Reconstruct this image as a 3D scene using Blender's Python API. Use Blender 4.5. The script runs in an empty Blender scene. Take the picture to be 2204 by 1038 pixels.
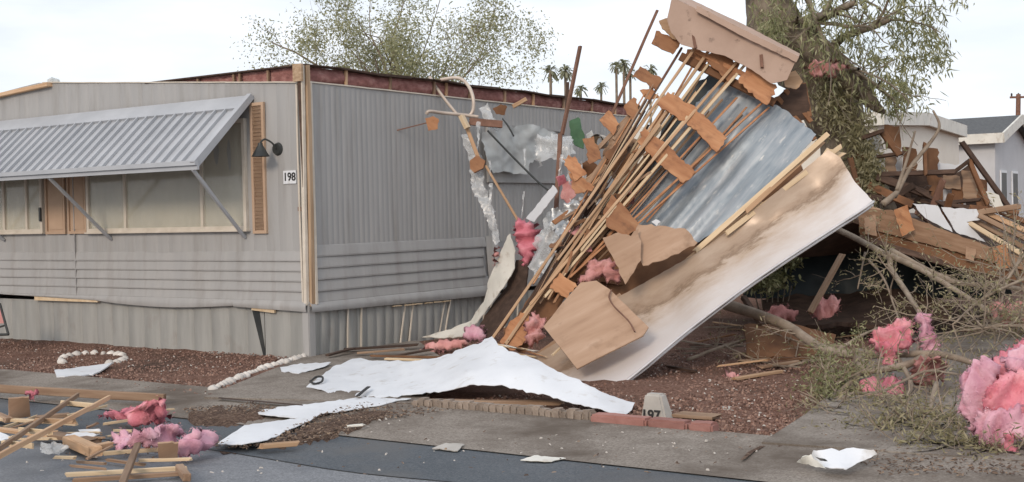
import bpy, bmesh, math, random
import numpy as np
from mathutils import Vector, Matrix, noise, geometry

sc = bpy.context.scene
rad = math.radians
random.seed(7)
rng = np.random.default_rng(7)

# ------------------------------------------------------------------ camera
FOC = 2677.0; IW, IH = 2204.0, 1038.0
cd = bpy.data.cameras.new('camera'); cam = bpy.data.objects.new('camera', cd)
sc.collection.objects.link(cam); sc.camera = cam
cd.sensor_width = 36.0; cd.lens = 36.0 * FOC / IW
cd.clip_start = 0.1; cd.clip_end = 2000
CAM = Vector((0, 0, 1.55))
CR = Matrix.Rotation(rad(90 - 1.22), 3, 'X') @ Matrix.Rotation(rad(-1.3), 3, 'Z')
cam.matrix_world = Matrix.Translation(CAM) @ CR.to_4x4()

# ------------------------------------------------------------------ sky, sun, exposure
SUN_EL, SUN_AZ = rad(25), rad(203)          # azimuth clockwise from +Y: behind the camera, to its left
w = bpy.data.worlds.new('World'); sc.world = w; w.use_nodes = True
nt = w.node_tree; N = nt.nodes; LK = nt.links; N.clear()
out = N.new('ShaderNodeOutputWorld'); bg = N.new('ShaderNodeBackground')
sky = N.new('ShaderNodeTexSky'); sky.sky_type = 'NISHITA'; sky.sun_disc = False
sky.sun_elevation = SUN_EL; sky.sun_rotation = SUN_AZ; sky.air_density = 1.0; sky.dust_density = 2.0
tc = N.new('ShaderNodeTexCoord'); mp = N.new('ShaderNodeMapping'); mp.inputs['Scale'].default_value = (1.2, 1.2, 5.0)
nz = N.new('ShaderNodeTexNoise'); nz.inputs['Scale'].default_value = 2.2; nz.inputs['Detail'].default_value = 7; nz.inputs['Roughness'].default_value = .55
cr = N.new('ShaderNodeValToRGB'); cr.color_ramp.elements[0].position = .34; cr.color_ramp.elements[0].color = (.62, .62, .62, 1)
cr.color_ramp.elements[1].position = .60; cr.color_ramp.elements[1].color = (.97, .97, .97, 1)
mx = N.new('ShaderNodeMixRGB'); mx.inputs['Color2'].default_value = (11.3, 11.8, 12.6, 1)
LK.new(tc.outputs['Generated'], mp.inputs['Vector']); LK.new(mp.outputs['Vector'], nz.inputs['Vector'])
LK.new(nz.outputs['Fac'], cr.inputs['Fac']); LK.new(cr.outputs['Color'], mx.inputs['Fac'])
LK.new(sky.outputs['Color'], mx.inputs['Color1']); LK.new(mx.outputs['Color'], bg.inputs['Color'])
bg.inputs['Strength'].default_value = .098; LK.new(bg.outputs['Background'], out.inputs['Surface'])
sd = bpy.data.lights.new('sun', 'SUN'); sd.energy = 1.6; sd.angle = rad(14); sd.color = (1, .85, .70)
so = bpy.data.objects.new('sun', sd); sc.collection.objects.link(so); so.location = (-10, -10, 20)
sdir = Vector((math.sin(SUN_AZ) * math.cos(SUN_EL), math.cos(SUN_AZ) * math.cos(SUN_EL), math.sin(SUN_EL)))
so.rotation_euler = (-sdir).to_track_quat('-Z', 'Y').to_euler()
sc.view_settings.view_transform = 'Standard'; sc.view_settings.look = 'None'
sc.view_settings.gamma = 1; sc.view_settings.exposure = -0.03
sc.cycles.max_bounces = 8; sc.cycles.transparent_max_bounces = 24

# ------------------------------------------------------------------ survey helpers (photo measurement -> metres)
def ray(px, py):
    d = CR @ Vector(((px - 1102) / FOC, -(py - 519) / FOC, -1)); return d / d.y
def P(px, py, Y): return CAM + ray(px, py) * Y
def G(px, py, h=0.0):
    d = ray(px, py); return CAM + d * ((h - CAM.z) / d.z)
C0 = Vector((-2.243, 13.6, 0)); U = Vector((-.825, .565, 0)); V = Vector((.565, .825, 0)); W = -V
UP = Vector((0, 0, 1))
def FW(s, z, d=0.0): return C0 + U * s + W * d + UP * z        # on the front (street) wall
def SW(s, z, d=0.0): return C0 + V * s - U * d + UP * z        # on the side wall
def YW(px, py, off=0.0): return 12.3 + (745 - py) * .0014 - (px - 1080) * .0002 + off
def PW(px, py, off=0.0): return P(px, py, YW(px, py, off))

# ------------------------------------------------------------------ materials
def _n(nt, t, **kw):
    n = nt.nodes.new(t)
    for k, v in kw.items(): n.inputs[k].default_value = v
    return n
def M(name, stops, scale=4, stretch=(1, 1, 1), detail=6, rough=.7, bump=.15, bscale=None, metal=0.0, rnd=.12,
      spots=None, rvar=.15, trans=None, spec=.4, rot=None):
    m = bpy.data.materials.new(name); m.use_nodes = True; nt = m.node_tree; L = nt.links; nt.nodes.clear()
    o = nt.nodes.new('ShaderNodeOutputMaterial'); b = nt.nodes.new('ShaderNodeBsdfPrincipled')
    tc = nt.nodes.new('ShaderNodeTexCoord'); mp = nt.nodes.new('ShaderNodeMapping'); mp.inputs['Scale'].default_value = stretch
    oi = nt.nodes.new('ShaderNodeObjectInfo'); src = tc.outputs['Object']
    if rot is not None:
        m0 = nt.nodes.new('ShaderNodeMapping'); m0.inputs['Rotation'].default_value = (0, rot, 0); L.new(src, m0.inputs['Vector']); src = m0.outputs['Vector']
    va = nt.nodes.new('ShaderNodeVectorMath'); va.operation = 'ADD'
    mu = nt.nodes.new('ShaderNodeMath'); mu.operation = 'MULTIPLY'; mu.inputs[1].default_value = 37.0
    L.new(oi.outputs['Random'], mu.inputs[0]); L.new(src, mp.inputs['Vector'])
    L.new(mp.outputs['Vector'], va.inputs[0]); L.new(mu.outputs[0], va.inputs[1])
    nz = _n(nt, 'ShaderNodeTexNoise', Scale=scale, Detail=detail, Roughness=.6); L.new(va.outputs[0], nz.inputs['Vector'])
    cr = nt.nodes.new('ShaderNodeValToRGB'); e = cr.color_ramp.elements
    while len(e) < len(stops): e.new(.5)
    for i, (p, c) in enumerate(stops): e[i].position = p; e[i].color = (*c, 1)
    L.new(nz.outputs['Fac'], cr.inputs['Fac']); col = cr.outputs['Color']
    if spots:
        sc_, sr, lo, hi, scol = spots
        mp2 = nt.nodes.new('ShaderNodeMapping'); mp2.inputs['Scale'].default_value = sr
        L.new(src, mp2.inputs['Vector'])
        n2 = _n(nt, 'ShaderNodeTexNoise', Scale=sc_, Detail=8, Roughness=.65); L.new(mp2.outputs['Vector'], n2.inputs['Vector'])
        mr = nt.nodes.new('ShaderNodeMapRange'); mr.inputs['From Min'].default_value = lo; mr.inputs['From Max'].default_value = hi
        L.new(n2.outputs['Fac'], mr.inputs['Value'])
        mx = nt.nodes.new('ShaderNodeMixRGB'); mx.inputs['Color2'].default_value = (*scol, 1)
        L.new(mr.outputs['Result'], mx.inputs['Fac']); L.new(col, mx.inputs['Color1']); col = mx.outputs['Color']
    if rnd:
        hs = nt.nodes.new('ShaderNodeHueSaturation'); mr = nt.nodes.new('ShaderNodeMapRange')
        mr.inputs['To Min'].default_value = 1 - rnd; mr.inputs['To Max'].default_value = 1 + rnd
        L.new(oi.outputs['Random'], mr.inputs['Value']); L.new(mr.outputs['Result'], hs.inputs['Value'])
        L.new(col, hs.inputs['Color']); col = hs.outputs['Color']
    L.new(col, b.inputs['Base Color'])
    mr = nt.nodes.new('ShaderNodeMapRange'); mr.inputs['To Min'].default_value = max(.05, rough - rvar); mr.inputs['To Max'].default_value = min(1, rough + rvar)
    L.new(nz.outputs['Fac'], mr.inputs['Value']); L.new(mr.outputs['Result'], b.inputs['Roughness'])
    b.inputs['Metallic'].default_value = metal; b.inputs['Specular IOR Level'].default_value = spec
    if bump:
        n3 = _n(nt, 'ShaderNodeTexNoise', Scale=bscale or scale * 4, Detail=6, Roughness=.65); L.new(va.outputs[0], n3.inputs['Vector'])
        bp = _n(nt, 'ShaderNodeBump', Strength=bump, Distance=.02); L.new(n3.outputs['Fac'], bp.inputs['Height'])
        L.new(bp.outputs['Normal'], b.inputs['Normal'])
    if trans:
        tr = nt.nodes.new('ShaderNodeBsdfTransparent'); ms = nt.nodes.new('ShaderNodeMixShader')
        m2 = nt.nodes.new('ShaderNodeMapRange'); m2.inputs['From Min'].default_value = .3; m2.inputs['From Max'].default_value = .7
        m2.inputs['To Min'].default_value = trans[0]; m2.inputs['To Max'].default_value = trans[1]
        L.new(nz.outputs['Fac'], m2.inputs['Value']); L.new(m2.outputs['Result'], ms.inputs['Fac'])
        L.new(b.outputs[0], ms.inputs[1]); L.new(tr.outputs[0], ms.inputs[2]); L.new(ms.outputs[0], o.inputs['Surface'])
    else: L.new(b.outputs[0], o.inputs['Surface'])
    return m

def leafmat(name, a, bcol, c, tl=.35):
    m = bpy.data.materials.new(name); m.use_nodes = True; nt = m.node_tree; L = nt.links; nt.nodes.clear()
    o = nt.nodes.new('ShaderNodeOutputMaterial'); b = nt.nodes.new('ShaderNodeBsdfPrincipled'); b.inputs['Roughness'].default_value = .55
    t = nt.nodes.new('ShaderNodeBsdfTranslucent'); ms = nt.nodes.new('ShaderNodeMixShader'); ms.inputs[0].default_value = tl
    g = nt.nodes.new('ShaderNodeNewGeometry'); cr = nt.nodes.new('ShaderNodeValToRGB'); e = cr.color_ramp.elements; e.new(.5)
    for i, (p, cc) in enumerate(((0, a), (.55, bcol), (1, c))): e[i].position = p; e[i].color = (*cc, 1)
    L.new(g.outputs['Random Per Island'], cr.inputs['Fac']); L.new(cr.outputs[0], b.inputs['Base Color']); L.new(cr.outputs[0], t.inputs['Color'])
    L.new(b.outputs[0], ms.inputs[1]); L.new(t.outputs[0], ms.inputs[2]); L.new(ms.outputs[0], o.inputs['Surface']); return m

def groundmat(name, cols, vscale, nscale, bump, patch=None, rough=.95):
    m = bpy.data.materials.new(name); m.use_nodes = True; nt = m.node_tree; L = nt.links; nt.nodes.clear()
    o = nt.nodes.new('ShaderNodeOutputMaterial'); b = nt.nodes.new('ShaderNodeBsdfPrincipled'); b.inputs['Roughness'].default_value = rough
    b.inputs['Specular IOR Level'].default_value = .25
    tc = nt.nodes.new('ShaderNodeTexCoord'); vo = _n(nt, 'ShaderNodeTexVoronoi', Scale=vscale)
    n1 = _n(nt, 'ShaderNodeTexNoise', Scale=nscale, Detail=9, Roughness=.65); n2 = _n(nt, 'ShaderNodeTexNoise', Scale=vscale * .8, Detail=6, Roughness=.7)
    for n in (vo, n1, n2): L.new(tc.outputs['Object'], n.inputs['Vector'])
    sp = nt.nodes.new('ShaderNodeSeparateColor'); L.new(vo.outputs['Color'], sp.inputs['Color'])
    cr = nt.nodes.new('ShaderNodeValToRGB'); e = cr.color_ramp.elements
    while len(e) < len(cols): e.new(.5)
    for i, (p, c) in enumerate(cols): e[i].position = p; e[i].color = (*c, 1)
    ad = nt.nodes.new('ShaderNodeMath'); ad.operation = 'MULTIPLY_ADD'; ad.inputs[1].default_value = .5
    L.new(sp.outputs[0], ad.inputs[0])
    h = nt.nodes.new('ShaderNodeMath'); h.operation = 'MULTIPLY'; h.inputs[1].default_value = .6; L.new(n1.outputs['Fac'], h.inputs[0]); L.new(h.outputs[0], ad.inputs[2])
    L.new(ad.outputs[0], cr.inputs['Fac']); col = cr.outputs['Color']
    if patch:
        ps, lo, hi, pc = patch
        n4 = _n(nt, 'ShaderNodeTexNoise', Scale=ps, Detail=5, Roughness=.6); L.new(tc.outputs['Object'], n4.inputs['Vector'])
        mr = nt.nodes.new('ShaderNodeMapRange'); mr.inputs['From Min'].default_value = lo; mr.inputs['From Max'].default_value = hi
        L.new(n4.outputs['Fac'], mr.inputs['Value']); mx = nt.nodes.new('ShaderNodeMixRGB'); mx.inputs['Color2'].default_value = (*pc, 1)
        L.new(mr.outputs[0], mx.inputs['Fac']); L.new(col, mx.inputs['Color1']); col = mx.outputs['Color']
    L.new(col, b.inputs['Base Color'])
    bp = _n(nt, 'ShaderNodeBump', Strength=bump, Distance=.03); hh = nt.nodes.new('ShaderNodeMath'); hh.operation = 'ADD'
    L.new(sp.outputs[1], hh.inputs[0]); L.new(n2.outputs['Fac'], hh.inputs[1]); L.new(hh.outputs[0], bp.inputs['Height']); L.new(bp.outputs[0], b.inputs['Normal'])
    L.new(b.outputs[0], o.inputs['Surface']); return m

m_dirt = groundmat('red_gravel', [(.2, (.09, .044, .03)), (.45, (.17, .088, .062)), (.62, (.225, .125, .092)), (.88, (.30, .19, .145))], 70, 1.1, .8,
                   patch=(.55, .52, .68, (.075, .048, .036)))
m_conc = groundmat('concrete', [(.2, (.145, .122, .102)), (.5, (.228, .198, .17)), (.8, (.30, .268, .235))], 90, 1.7, .12, patch=(1.3, .44, .66, (.115, .092, .074)), rough=.9)
m_asph = groundmat('old_asphalt', [(.2, (.13, .138, .15)), (.5, (.185, .193, .208)), (.8, (.25, .26, .275))], 110, 1.2, .15, patch=(.7, .45, .7, (.115, .125, .14)), rough=.85)
m_asph2 = groundmat('dark_asphalt', [(.2, (.05, .06, .07)), (.5, (.075, .088, .102)), (.8, (.12, .132, .145))], 110, 1.5, .15, rough=.6, patch=(1.1, .5, .72, (.12, .12, .12)))
m_dirt2 = groundmat('leaf_litter_soil', [(.2, (.05, .03, .022)), (.5, (.12, .075, .055)), (.8, (.22, .15, .11))], 60, 3, .9)

m_siding = M('grey_siding', [(.3, (.325, .322, .318)), (.5, (.352, .347, .342)), (.7, (.378, .371, .364))], 3, (2, 2, .25), rough=.55, bump=.02, rnd=0,
             spots=(2.0, (3, 3, .30), .50, .82, (.255, .24, .222)))
m_skirt = M('skirting_grey', [(.3, (.27, .272, .258)), (.6, (.34, .338, .322))], 3, (3, 3, .4), rough=.6, bump=.04, rnd=0,
            spots=(2, (1.2, 1.2, .8), .60, .85, (.24, .215, .19)))
m_awn = M('awning_paint', [(.3, (.36, .375, .40)), (.7, (.45, .465, .49))], 2, rough=.45, bump=.02, metal=.1, rnd=.03, spots=(4, (1, 1, 1), .6, .8, (.42, .42, .44)))
m_shut = M('tan_shutter', [(.3, (.43, .295, .20)), (.7, (.50, .355, .25))], 4, rough=.6, bump=.03, rnd=.05)
m_trim = M('cream_trim', [(.3, (.52, .46, .38)), (.7, (.64, .58, .50))], 6, rough=.6, bump=.05, rnd=.05)
m_curt = M('blind_cloth', [(.3, (.45, .41, .30)), (.7, (.58, .53, .41))], 3, (1, 1, .3), rough=.9, bump=.05, rnd=.08)
m_dark = M('dark_metal', [(.3, (.02, .022, .022)), (.7, (.05, .052, .05))], 6, rough=.45, bump=.03, rnd=.1)
m_white = M('white_sheet', [(.3, (.66, .68, .71)), (.7, (.74, .76, .79))], 2.5, rough=.5, bump=.03, rnd=.02,
            spots=(6, (1, 1, 1), .57, .80, (.42, .38, .33)))
m_whited = M('white_sheet_dirty', [(.3, (.60, .59, .54)), (.7, (.74, .72, .66))], 4, rough=.6, bump=.05, rnd=.05, spots=(6, (1, 1, 1), .55, .75, (.40, .34, .27)))
m_wood = M('raw_lumber', [(.25, (.34, .20, .11)), (.5, (.46, .295, .175)), (.75, (.54, .38, .25))], 3, (.5, 7, 7), rough=.75, bump=.1, rnd=.22, bscale=14)
m_post = M('stained_post_timber', [(.25, (.24, .15, .09)), (.5, (.40, .28, .18)), (.75, (.52, .39, .28))], 5, (.3, 6, 6), rough=.8, bump=.12, rnd=.05, bscale=14)
m_wood2 = M('weathered_lumber', [(.25, (.17, .10, .06)), (.5, (.29, .19, .125)), (.75, (.38, .27, .19))], 3, (.5, 7, 7), rough=.85, bump=.12, rnd=.25, bscale=14)
m_pale = M('pale_lumber', [(.25, (.50, .36, .22)), (.5, (.60, .46, .30)), (.75, (.67, .55, .40))], 3, (.5, 7, 7), rough=.8, bump=.1, rnd=.12, bscale=14)
m_gus = M('orange_plywood', [(.25, (.22, .09, .04)), (.42, (.33, .15, .07)), (.6, (.40, .20, .10)), (.8, (.47, .27, .15))], 6, (.35, 1, 2.2), rough=.75, bump=.15, rnd=.28, rot=rad(-35),
          spots=(6, (1, 1, 1.5), .52, .74, (.17, .075, .04)))
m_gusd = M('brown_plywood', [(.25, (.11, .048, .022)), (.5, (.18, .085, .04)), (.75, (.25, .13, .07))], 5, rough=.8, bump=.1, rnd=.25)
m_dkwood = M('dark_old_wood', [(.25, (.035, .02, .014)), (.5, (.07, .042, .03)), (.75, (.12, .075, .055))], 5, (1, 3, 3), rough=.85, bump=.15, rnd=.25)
m_board = M('brown_fibreboard', [(.25, (.29, .18, .115)), (.45, (.37, .24, .16)), (.6, (.41, .275, .19)), (.8, (.48, .34, .25))], 5, (.18, 1, 2.4), rough=.85, bump=.08, rnd=.08, rot=rad(27),
            spots=(5, (1, 1, 1), .55, .8, (.24, .15, .095)))
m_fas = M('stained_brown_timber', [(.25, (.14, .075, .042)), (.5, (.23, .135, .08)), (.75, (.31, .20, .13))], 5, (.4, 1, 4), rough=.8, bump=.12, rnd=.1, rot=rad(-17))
m_beam = M('tan_painted_metal', [(.3, (.36, .245, .185)), (.7, (.45, .32, .25))], 3, rough=.6, bump=.06, rnd=.03, spots=(7, (1, 1, 1), .60, .72, (.13, .085, .06)))
m_galv = M('galvanised_sheet', [(.25, (.17, .205, .24)), (.45, (.26, .30, .335)), (.6, (.33, .36, .39)), (.78, (.50, .51, .52))], 7, (.22, 1, 2.6), rough=.45, bump=.06, metal=.3, rnd=0, rot=rad(49),
           spots=(10, (.5, 1, 1.6), .60, .74, (.60, .59, .56)))
def soffmat():
    m = M('stained_white_metal', [(.3, (.6, .6, .6)), (.7, (.7, .7, .7))], 5, (1, 1, 1), rough=.36, bump=.04, metal=.1, rnd=0); nt = m.node_tree; L = nt.links
    b = next(n for n in nt.nodes if n.type == 'BSDF_PRINCIPLED'); at = nt.nodes.new('ShaderNodeAttribute'); at.attribute_name = 'stain'
    tc = nt.nodes.new('ShaderNodeTexCoord'); m0 = nt.nodes.new('ShaderNodeMapping'); m0.inputs['Rotation'].default_value = (0, rad(34), 0); m1 = nt.nodes.new('ShaderNodeMapping'); m1.inputs['Scale'].default_value = (.38, 1, 1.5); L.new(tc.outputs['Object'], m0.inputs['Vector']); L.new(m0.outputs[0], m1.inputs['Vector'])
    n1 = _n(nt, 'ShaderNodeTexNoise', Scale=6.0, Detail=9, Roughness=.72); L.new(m1.outputs[0], n1.inputs['Vector'])
    ma = nt.nodes.new('ShaderNodeMath'); ma.operation = 'MULTIPLY_ADD'; ma.inputs[1].default_value = .44; L.new(n1.outputs['Fac'], ma.inputs[0])
    mb_ = nt.nodes.new('ShaderNodeMath'); mb_.operation = 'SUBTRACT'; mb_.inputs[1].default_value = .185; L.new(at.outputs['Fac'], mb_.inputs[0]); L.new(mb_.outputs[0], ma.inputs[2])
    cr = nt.nodes.new('ShaderNodeValToRGB'); e = cr.color_ramp.elements
    st = ((0, (.24, .165, .11)), (.15, (.33, .235, .165)), (.36, (.42, .32, .24)), (.46, (.34, .245, .175)), (.50, (.24, .165, .11)), (.55, (.47, .37, .29)), (.68, (.59, .52, .47)), (.82, (.66, .62, .60)), (1, (.68, .64, .63)))
    while len(e) < len(st): e.new(.5)
    for k, (p, c) in enumerate(st): e[k].position = p; e[k].color = (*c, 1)
    L.new(ma.outputs[0], cr.inputs['Fac']); L.new(cr.outputs[0], b.inputs['Base Color']); return m
m_soff = soffmat()
m_lip = M('bright_metal_edge', [(.3, (.52, .50, .50)), (.7, (.66, .64, .64))], 6, rough=.35, bump=.03, metal=.3, rnd=0)
m_pink = M('pink_insulation', [(.25, (.46, .11, .145)), (.45, (.60, .20, .245)), (.6, (.69, .29, .33)), (.8, (.80, .47, .50))], 5, rough=1, bump=.45, bscale=60, rnd=.1, spec=.1)
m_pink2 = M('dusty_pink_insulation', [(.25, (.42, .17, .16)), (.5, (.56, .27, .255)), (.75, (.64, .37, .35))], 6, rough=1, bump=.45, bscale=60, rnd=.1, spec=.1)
m_mauve = M('pale_mauve_insulation', [(.25, (.46, .205, .27)), (.45, (.60, .31, .385)), (.6, (.68, .40, .47)), (.8, (.78, .54, .60))], 6, rough=1, bump=.45, bscale=60, rnd=.1, spec=.1)
m_rim = M('red_brown_insulation_paper', [(.25, (.17, .07, .062)), (.5, (.30, .135, .12)), (.75, (.45, .26, .23))], 9, (1, 1, 1.6), rough=.95, bump=.6, bscale=20, rnd=.08)
m_plas = M('clear_plastic', [(.3, (.55, .57, .58)), (.7, (.75, .77, .78))], 9, rough=.3, bump=.25, bscale=9, rnd=0, trans=(.45, .85), spec=.9)
m_plasw = M('milky_plastic', [(.3, (.50, .525, .52)), (.7, (.64, .66, .655))], 4, (1, 1, .5), rough=.5, bump=.15, bscale=7, rnd=0, trans=(.05, .4), spec=.6)
m_foil = M('silver_foil', [(.3, (.30, .31, .32)), (.7, (.55, .56, .56))], 9, rough=.35, bump=.4, bscale=12, metal=.5, rnd=0)
m_glass = M('window_glass', [(.3, (.55, .55, .5)), (.7, (.6, .6, .55))], 2, rough=.08, bump=0, rnd=0, trans=(.72, .8), spec=1.0, rvar=.03)
m_bark = M('tree_bark', [(.25, (.10, .08, .06)), (.5, (.20, .16, .12)), (.75, (.31, .265, .205))], 5, (2, 2, .6), rough=.95, bump=.9, bscale=11, rnd=.08)
m_twig = M('pale_branch_bark', [(.25, (.17, .135, .105)), (.5, (.27, .215, .165)), (.75, (.37, .31, .245))], 6, rough=.9, bump=.3, rnd=.12)
m_stone = M('white_stone', [(.3, (.50, .46, .42)), (.7, (.70, .66, .61))], 9, rough=.85, bump=.3, rnd=.15)
m_edge = M('edging_block', [(.3, (.20, .155, .125)), (.7, (.32, .265, .22))], 9, rough=.95, bump=.4, rnd=.2)
m_redp = M('red_paver', [(.3, (.25, .115, .095)), (.7, (.35, .18, .155))], 7, rough=.9, bump=.3, rnd=.12)
m_mark = M('cast_concrete', [(.3, (.37, .35, .32)), (.7, (.48, .455, .42))], 8, rough=.9, bump=.2, rnd=0)
m_ink = M('black_paint', [(.3, (.015, .015, .015)), (.7, (.03, .03, .03))], 8, rough=.6, bump=0, rnd=0)
m_cream = M('cream_wall', [(.3, (.70, .64, .55)), (.7, (.78, .73, .65))], 2, rough=.7, bump=.03, rnd=.04)
m_gwall = M('pale_grey_wall', [(.3, (.48, .485, .50)), (.7, (.56, .565, .58))], 2, rough=.7, bump=.03, rnd=.04)
m_shing = M('dark_shingles', [(.3, (.07, .075, .08)), (.7, (.13, .135, .14))], 14, rough=.95, bump=.3, rnd=.04)
m_teal = M('dark_teal', [(.3, (.022, .032, .036)), (.7, (.045, .06, .066))], 3, rough=.5, bump=.05, rnd=0)
m_green = M('green_cloth', [(.3, (.035, .085, .045)), (.7, (.07, .14, .075))], 5, rough=.9, bump=.3, rnd=0)
m_tubing = M('bent_metal_tube', [(.3, (.44, .36, .30)), (.7, (.58, .50, .43))], 6, rough=.45, bump=.05, metal=.2, rnd=.1)
m_rust = M('rusty_rod', [(.3, (.12, .06, .04)), (.7, (.22, .12, .085))], 8, rough=.85, bump=.2, rnd=.15)
m_litter = leafmat('litter_chips', (.05, .03, .02), (.13, .082, .055), (.30, .215, .15), .05)
m_grav = leafmat('loose_gravel', (.09, .044, .03), (.20, .105, .075), (.32, .20, .15), 0.0)
m_leafA = leafmat('pale_green_leaves', (.17, .18, .085), (.31, .315, .16), (.45, .44, .28))
m_leafB = leafmat('olive_leaves', (.13, .14, .06), (.26, .265, .125), (.42, .41, .24))
m_leafC = leafmat('dry_olive_leaves', (.15, .135, .07), (.29, .26, .14), (.45, .40, .26))
m_leafD = leafmat('beige_olive_leaves', (.22, .20, .11), (.38, .35, .20), (.52, .48, .33), .45)
m_palm = leafmat('hazed_palm_fronds', (.22, .23, .15), (.31, .32, .21), (.40, .40, .28), .5)  # fronds lightened to carry distance haze in their colour

# ------------------------------------------------------------------ object helpers
ORG = {}
def tag(o, label=None, cat=None, group=None, kind=None):
    if label: o['label'] = label
    if cat: o['category'] = cat
    if group: o['group'] = group
    if kind: o['kind'] = kind
    return o
def empty(name, loc, label, cat, group=None):
    o = bpy.data.objects.new(name, None); sc.collection.objects.link(o); o.location = loc; o.empty_display_size = .2
    ORG[o.name] = Vector(loc); return tag(o, label, cat, group)
def obj(name, verts, faces, mat, parent=None, smooth=False):
    vs = np.array([tuple(v) for v in verts], dtype=float)
    if parent is not None: org = np.array(ORG[parent.name])
    else: org = np.array([vs[:, 0].mean(), vs[:, 1].mean(), vs[:, 2].min()])
    me = bpy.data.meshes.new(name); me.from_pydata((vs - org).tolist(), [], [tuple(int(i) for i in f) for f in faces]); me.update()
    if isinstance(mat, (list, tuple)):
        for q in mat: me.materials.append(q)
    else: me.materials.append(mat)
    if smooth: me.polygons.foreach_set('use_smooth', [True] * len(me.polygons))
    o = bpy.data.objects.new(name, me); sc.collection.objects.link(o)
    if parent is not None: o.parent = parent
    else: o.location = org
    ORG[o.name] = Vector(org); return o

class MB:
    def __init__(s): s.v = []; s.f = []
    def add(s, vs, fs):
        b = len(s.v); s.v += [Vector(x) for x in vs]; s.f += [[b + i for i in f] for f in fs]; return s
    def box(s, o, a, b, c):            # corner + three edge vectors
        o = Vector(o); a = Vector(a); b = Vector(b); c = Vector(c)
        return s.add([o, o + a, o + a + b, o + b, o + c, o + a + c, o + a + b + c, o + b + c],
                     [(0, 3, 2, 1), (4, 5, 6, 7), (0, 1, 5, 4), (1, 2, 6, 5), (2, 3, 7, 6), (3, 0, 4, 7)])
    def bar(s, p0, p1, wd, th, up=UP):
        p0 = Vector(p0); p1 = Vector(p1); x = (p1 - p0); xn = x.normalized(); y = Vector(up).cross(xn)
        if y.length < 1e-4: y = Vector((1, 0, 0)).cross(xn)
        y.normalize(); z = xn.cross(y)
        return s.box(p0 - y * wd / 2 - z * th / 2, x, y * wd, z * th)
    def tube(s, pts, rad_, n=8, cap=True):
        pts = [Vector(p) for p in pts]; rs = rad_ if isinstance(rad_, (list, tuple)) else [rad_] * len(pts)
        b = len(s.v); pr = None
        for i, p in enumerate(pts):
            t = (pts[min(i + 1, len(pts) - 1)] - pts[max(i - 1, 0)]).normalized()
            if pr is None: pr = t.orthogonal().normalized()
            pr = (pr - t * pr.dot(t)); pr = pr.normalized() if pr.length > 1e-5 else t.orthogonal().normalized()
            q = t.cross(pr)
            for k in range(n):
                a = 2 * math.pi * k / n; s.v.append(p + (pr * math.cos(a) + q * math.sin(a)) * rs[i])
        for i in range(len(pts) - 1):
            for k in range(n):
                k2 = (k + 1) % n; s.f.append([b + i * n + k, b + i * n + k2, b + (i + 1) * n + k2, b + (i + 1) * n + k])
        if cap: s.f.append([b + k for k in range(n)][::-1]); s.f.append([b + (len(pts) - 1) * n + k for k in range(n)])
        return s
    def build(s, name, mat, parent=None, smooth=False): return obj(name, s.v, s.f, mat, parent, smooth)

def smoothpath(pts, k=5):
    pts = [Vector(p) for p in pts]; o = []
    for i in range(len(pts) - 1):
        p0 = pts[max(i - 1, 0)]; p1 = pts[i]; p2 = pts[i + 1]; p3 = pts[min(i + 2, len(pts) - 1)]
        for j in range(k):
            t = j / k; o.append(.5 * ((2 * p1) + (p2 - p0) * t + (2 * p0 - 5 * p1 + 4 * p2 - p3) * t * t + (3 * p1 - p0 - 3 * p2 + p3) * t ** 3))
    o.append(pts[-1]); return o

def fit(ctrl):                          # thin plate spline over (x, y, value)
    c = np.array(ctrl, float); xy = c[:, :2] / 100; n = len(c)
    d = np.linalg.norm(xy[:, None] - xy[None], axis=2); K = np.where(d > 0, d * d * np.log(d + 1e-9), 0) + np.eye(n) * .02
    Pm = np.hstack([np.ones((n, 1)), xy]); A = np.zeros((n + 3, n + 3)); A[:n, :n] = K; A[:n, n:] = Pm; A[n:, :n] = Pm.T
    sol = np.linalg.lstsq(A, np.concatenate([c[:, 2], np.zeros(3)]), rcond=None)[0]
    def ev(q):
        q = np.asarray(q, float) / 100; dd = np.linalg.norm(q[:, None] - xy[None], axis=2)
        return np.where(dd > 0, dd * dd * np.log(dd + 1e-9), 0) @ sol[:n] + sol[n] + q @ sol[n + 1:]
    return ev
def inpoly(q, poly):
    x, y = q[:, 0], q[:, 1]; r = np.zeros(len(q), bool); n = len(poly)
    for i in range(n):
        x1, y1 = poly[i]; x2, y2 = poly[(i + 1) % n]
        c = ((y1 > y) != (y2 > y)); xi = (x2 - x1) * (y - y1) / ((y2 - y1) if y2 != y1 else 1e-9) + x1; r ^= c & (x < xi)
    return r
def edgedist(q, poly):
    d = np.full(len(q), 1e9); n = len(poly)
    for i in range(n):
        a = np.array(poly[i]); b = np.array(poly[(i + 1) % n]); ab = b - a; L = max(ab @ ab, 1e-9)
        t = np.clip(((q - a) @ ab) / L, 0, 1); d = np.minimum(d, np.linalg.norm(q - (a + t[:, None] * ab), axis=1))
    return d
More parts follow.
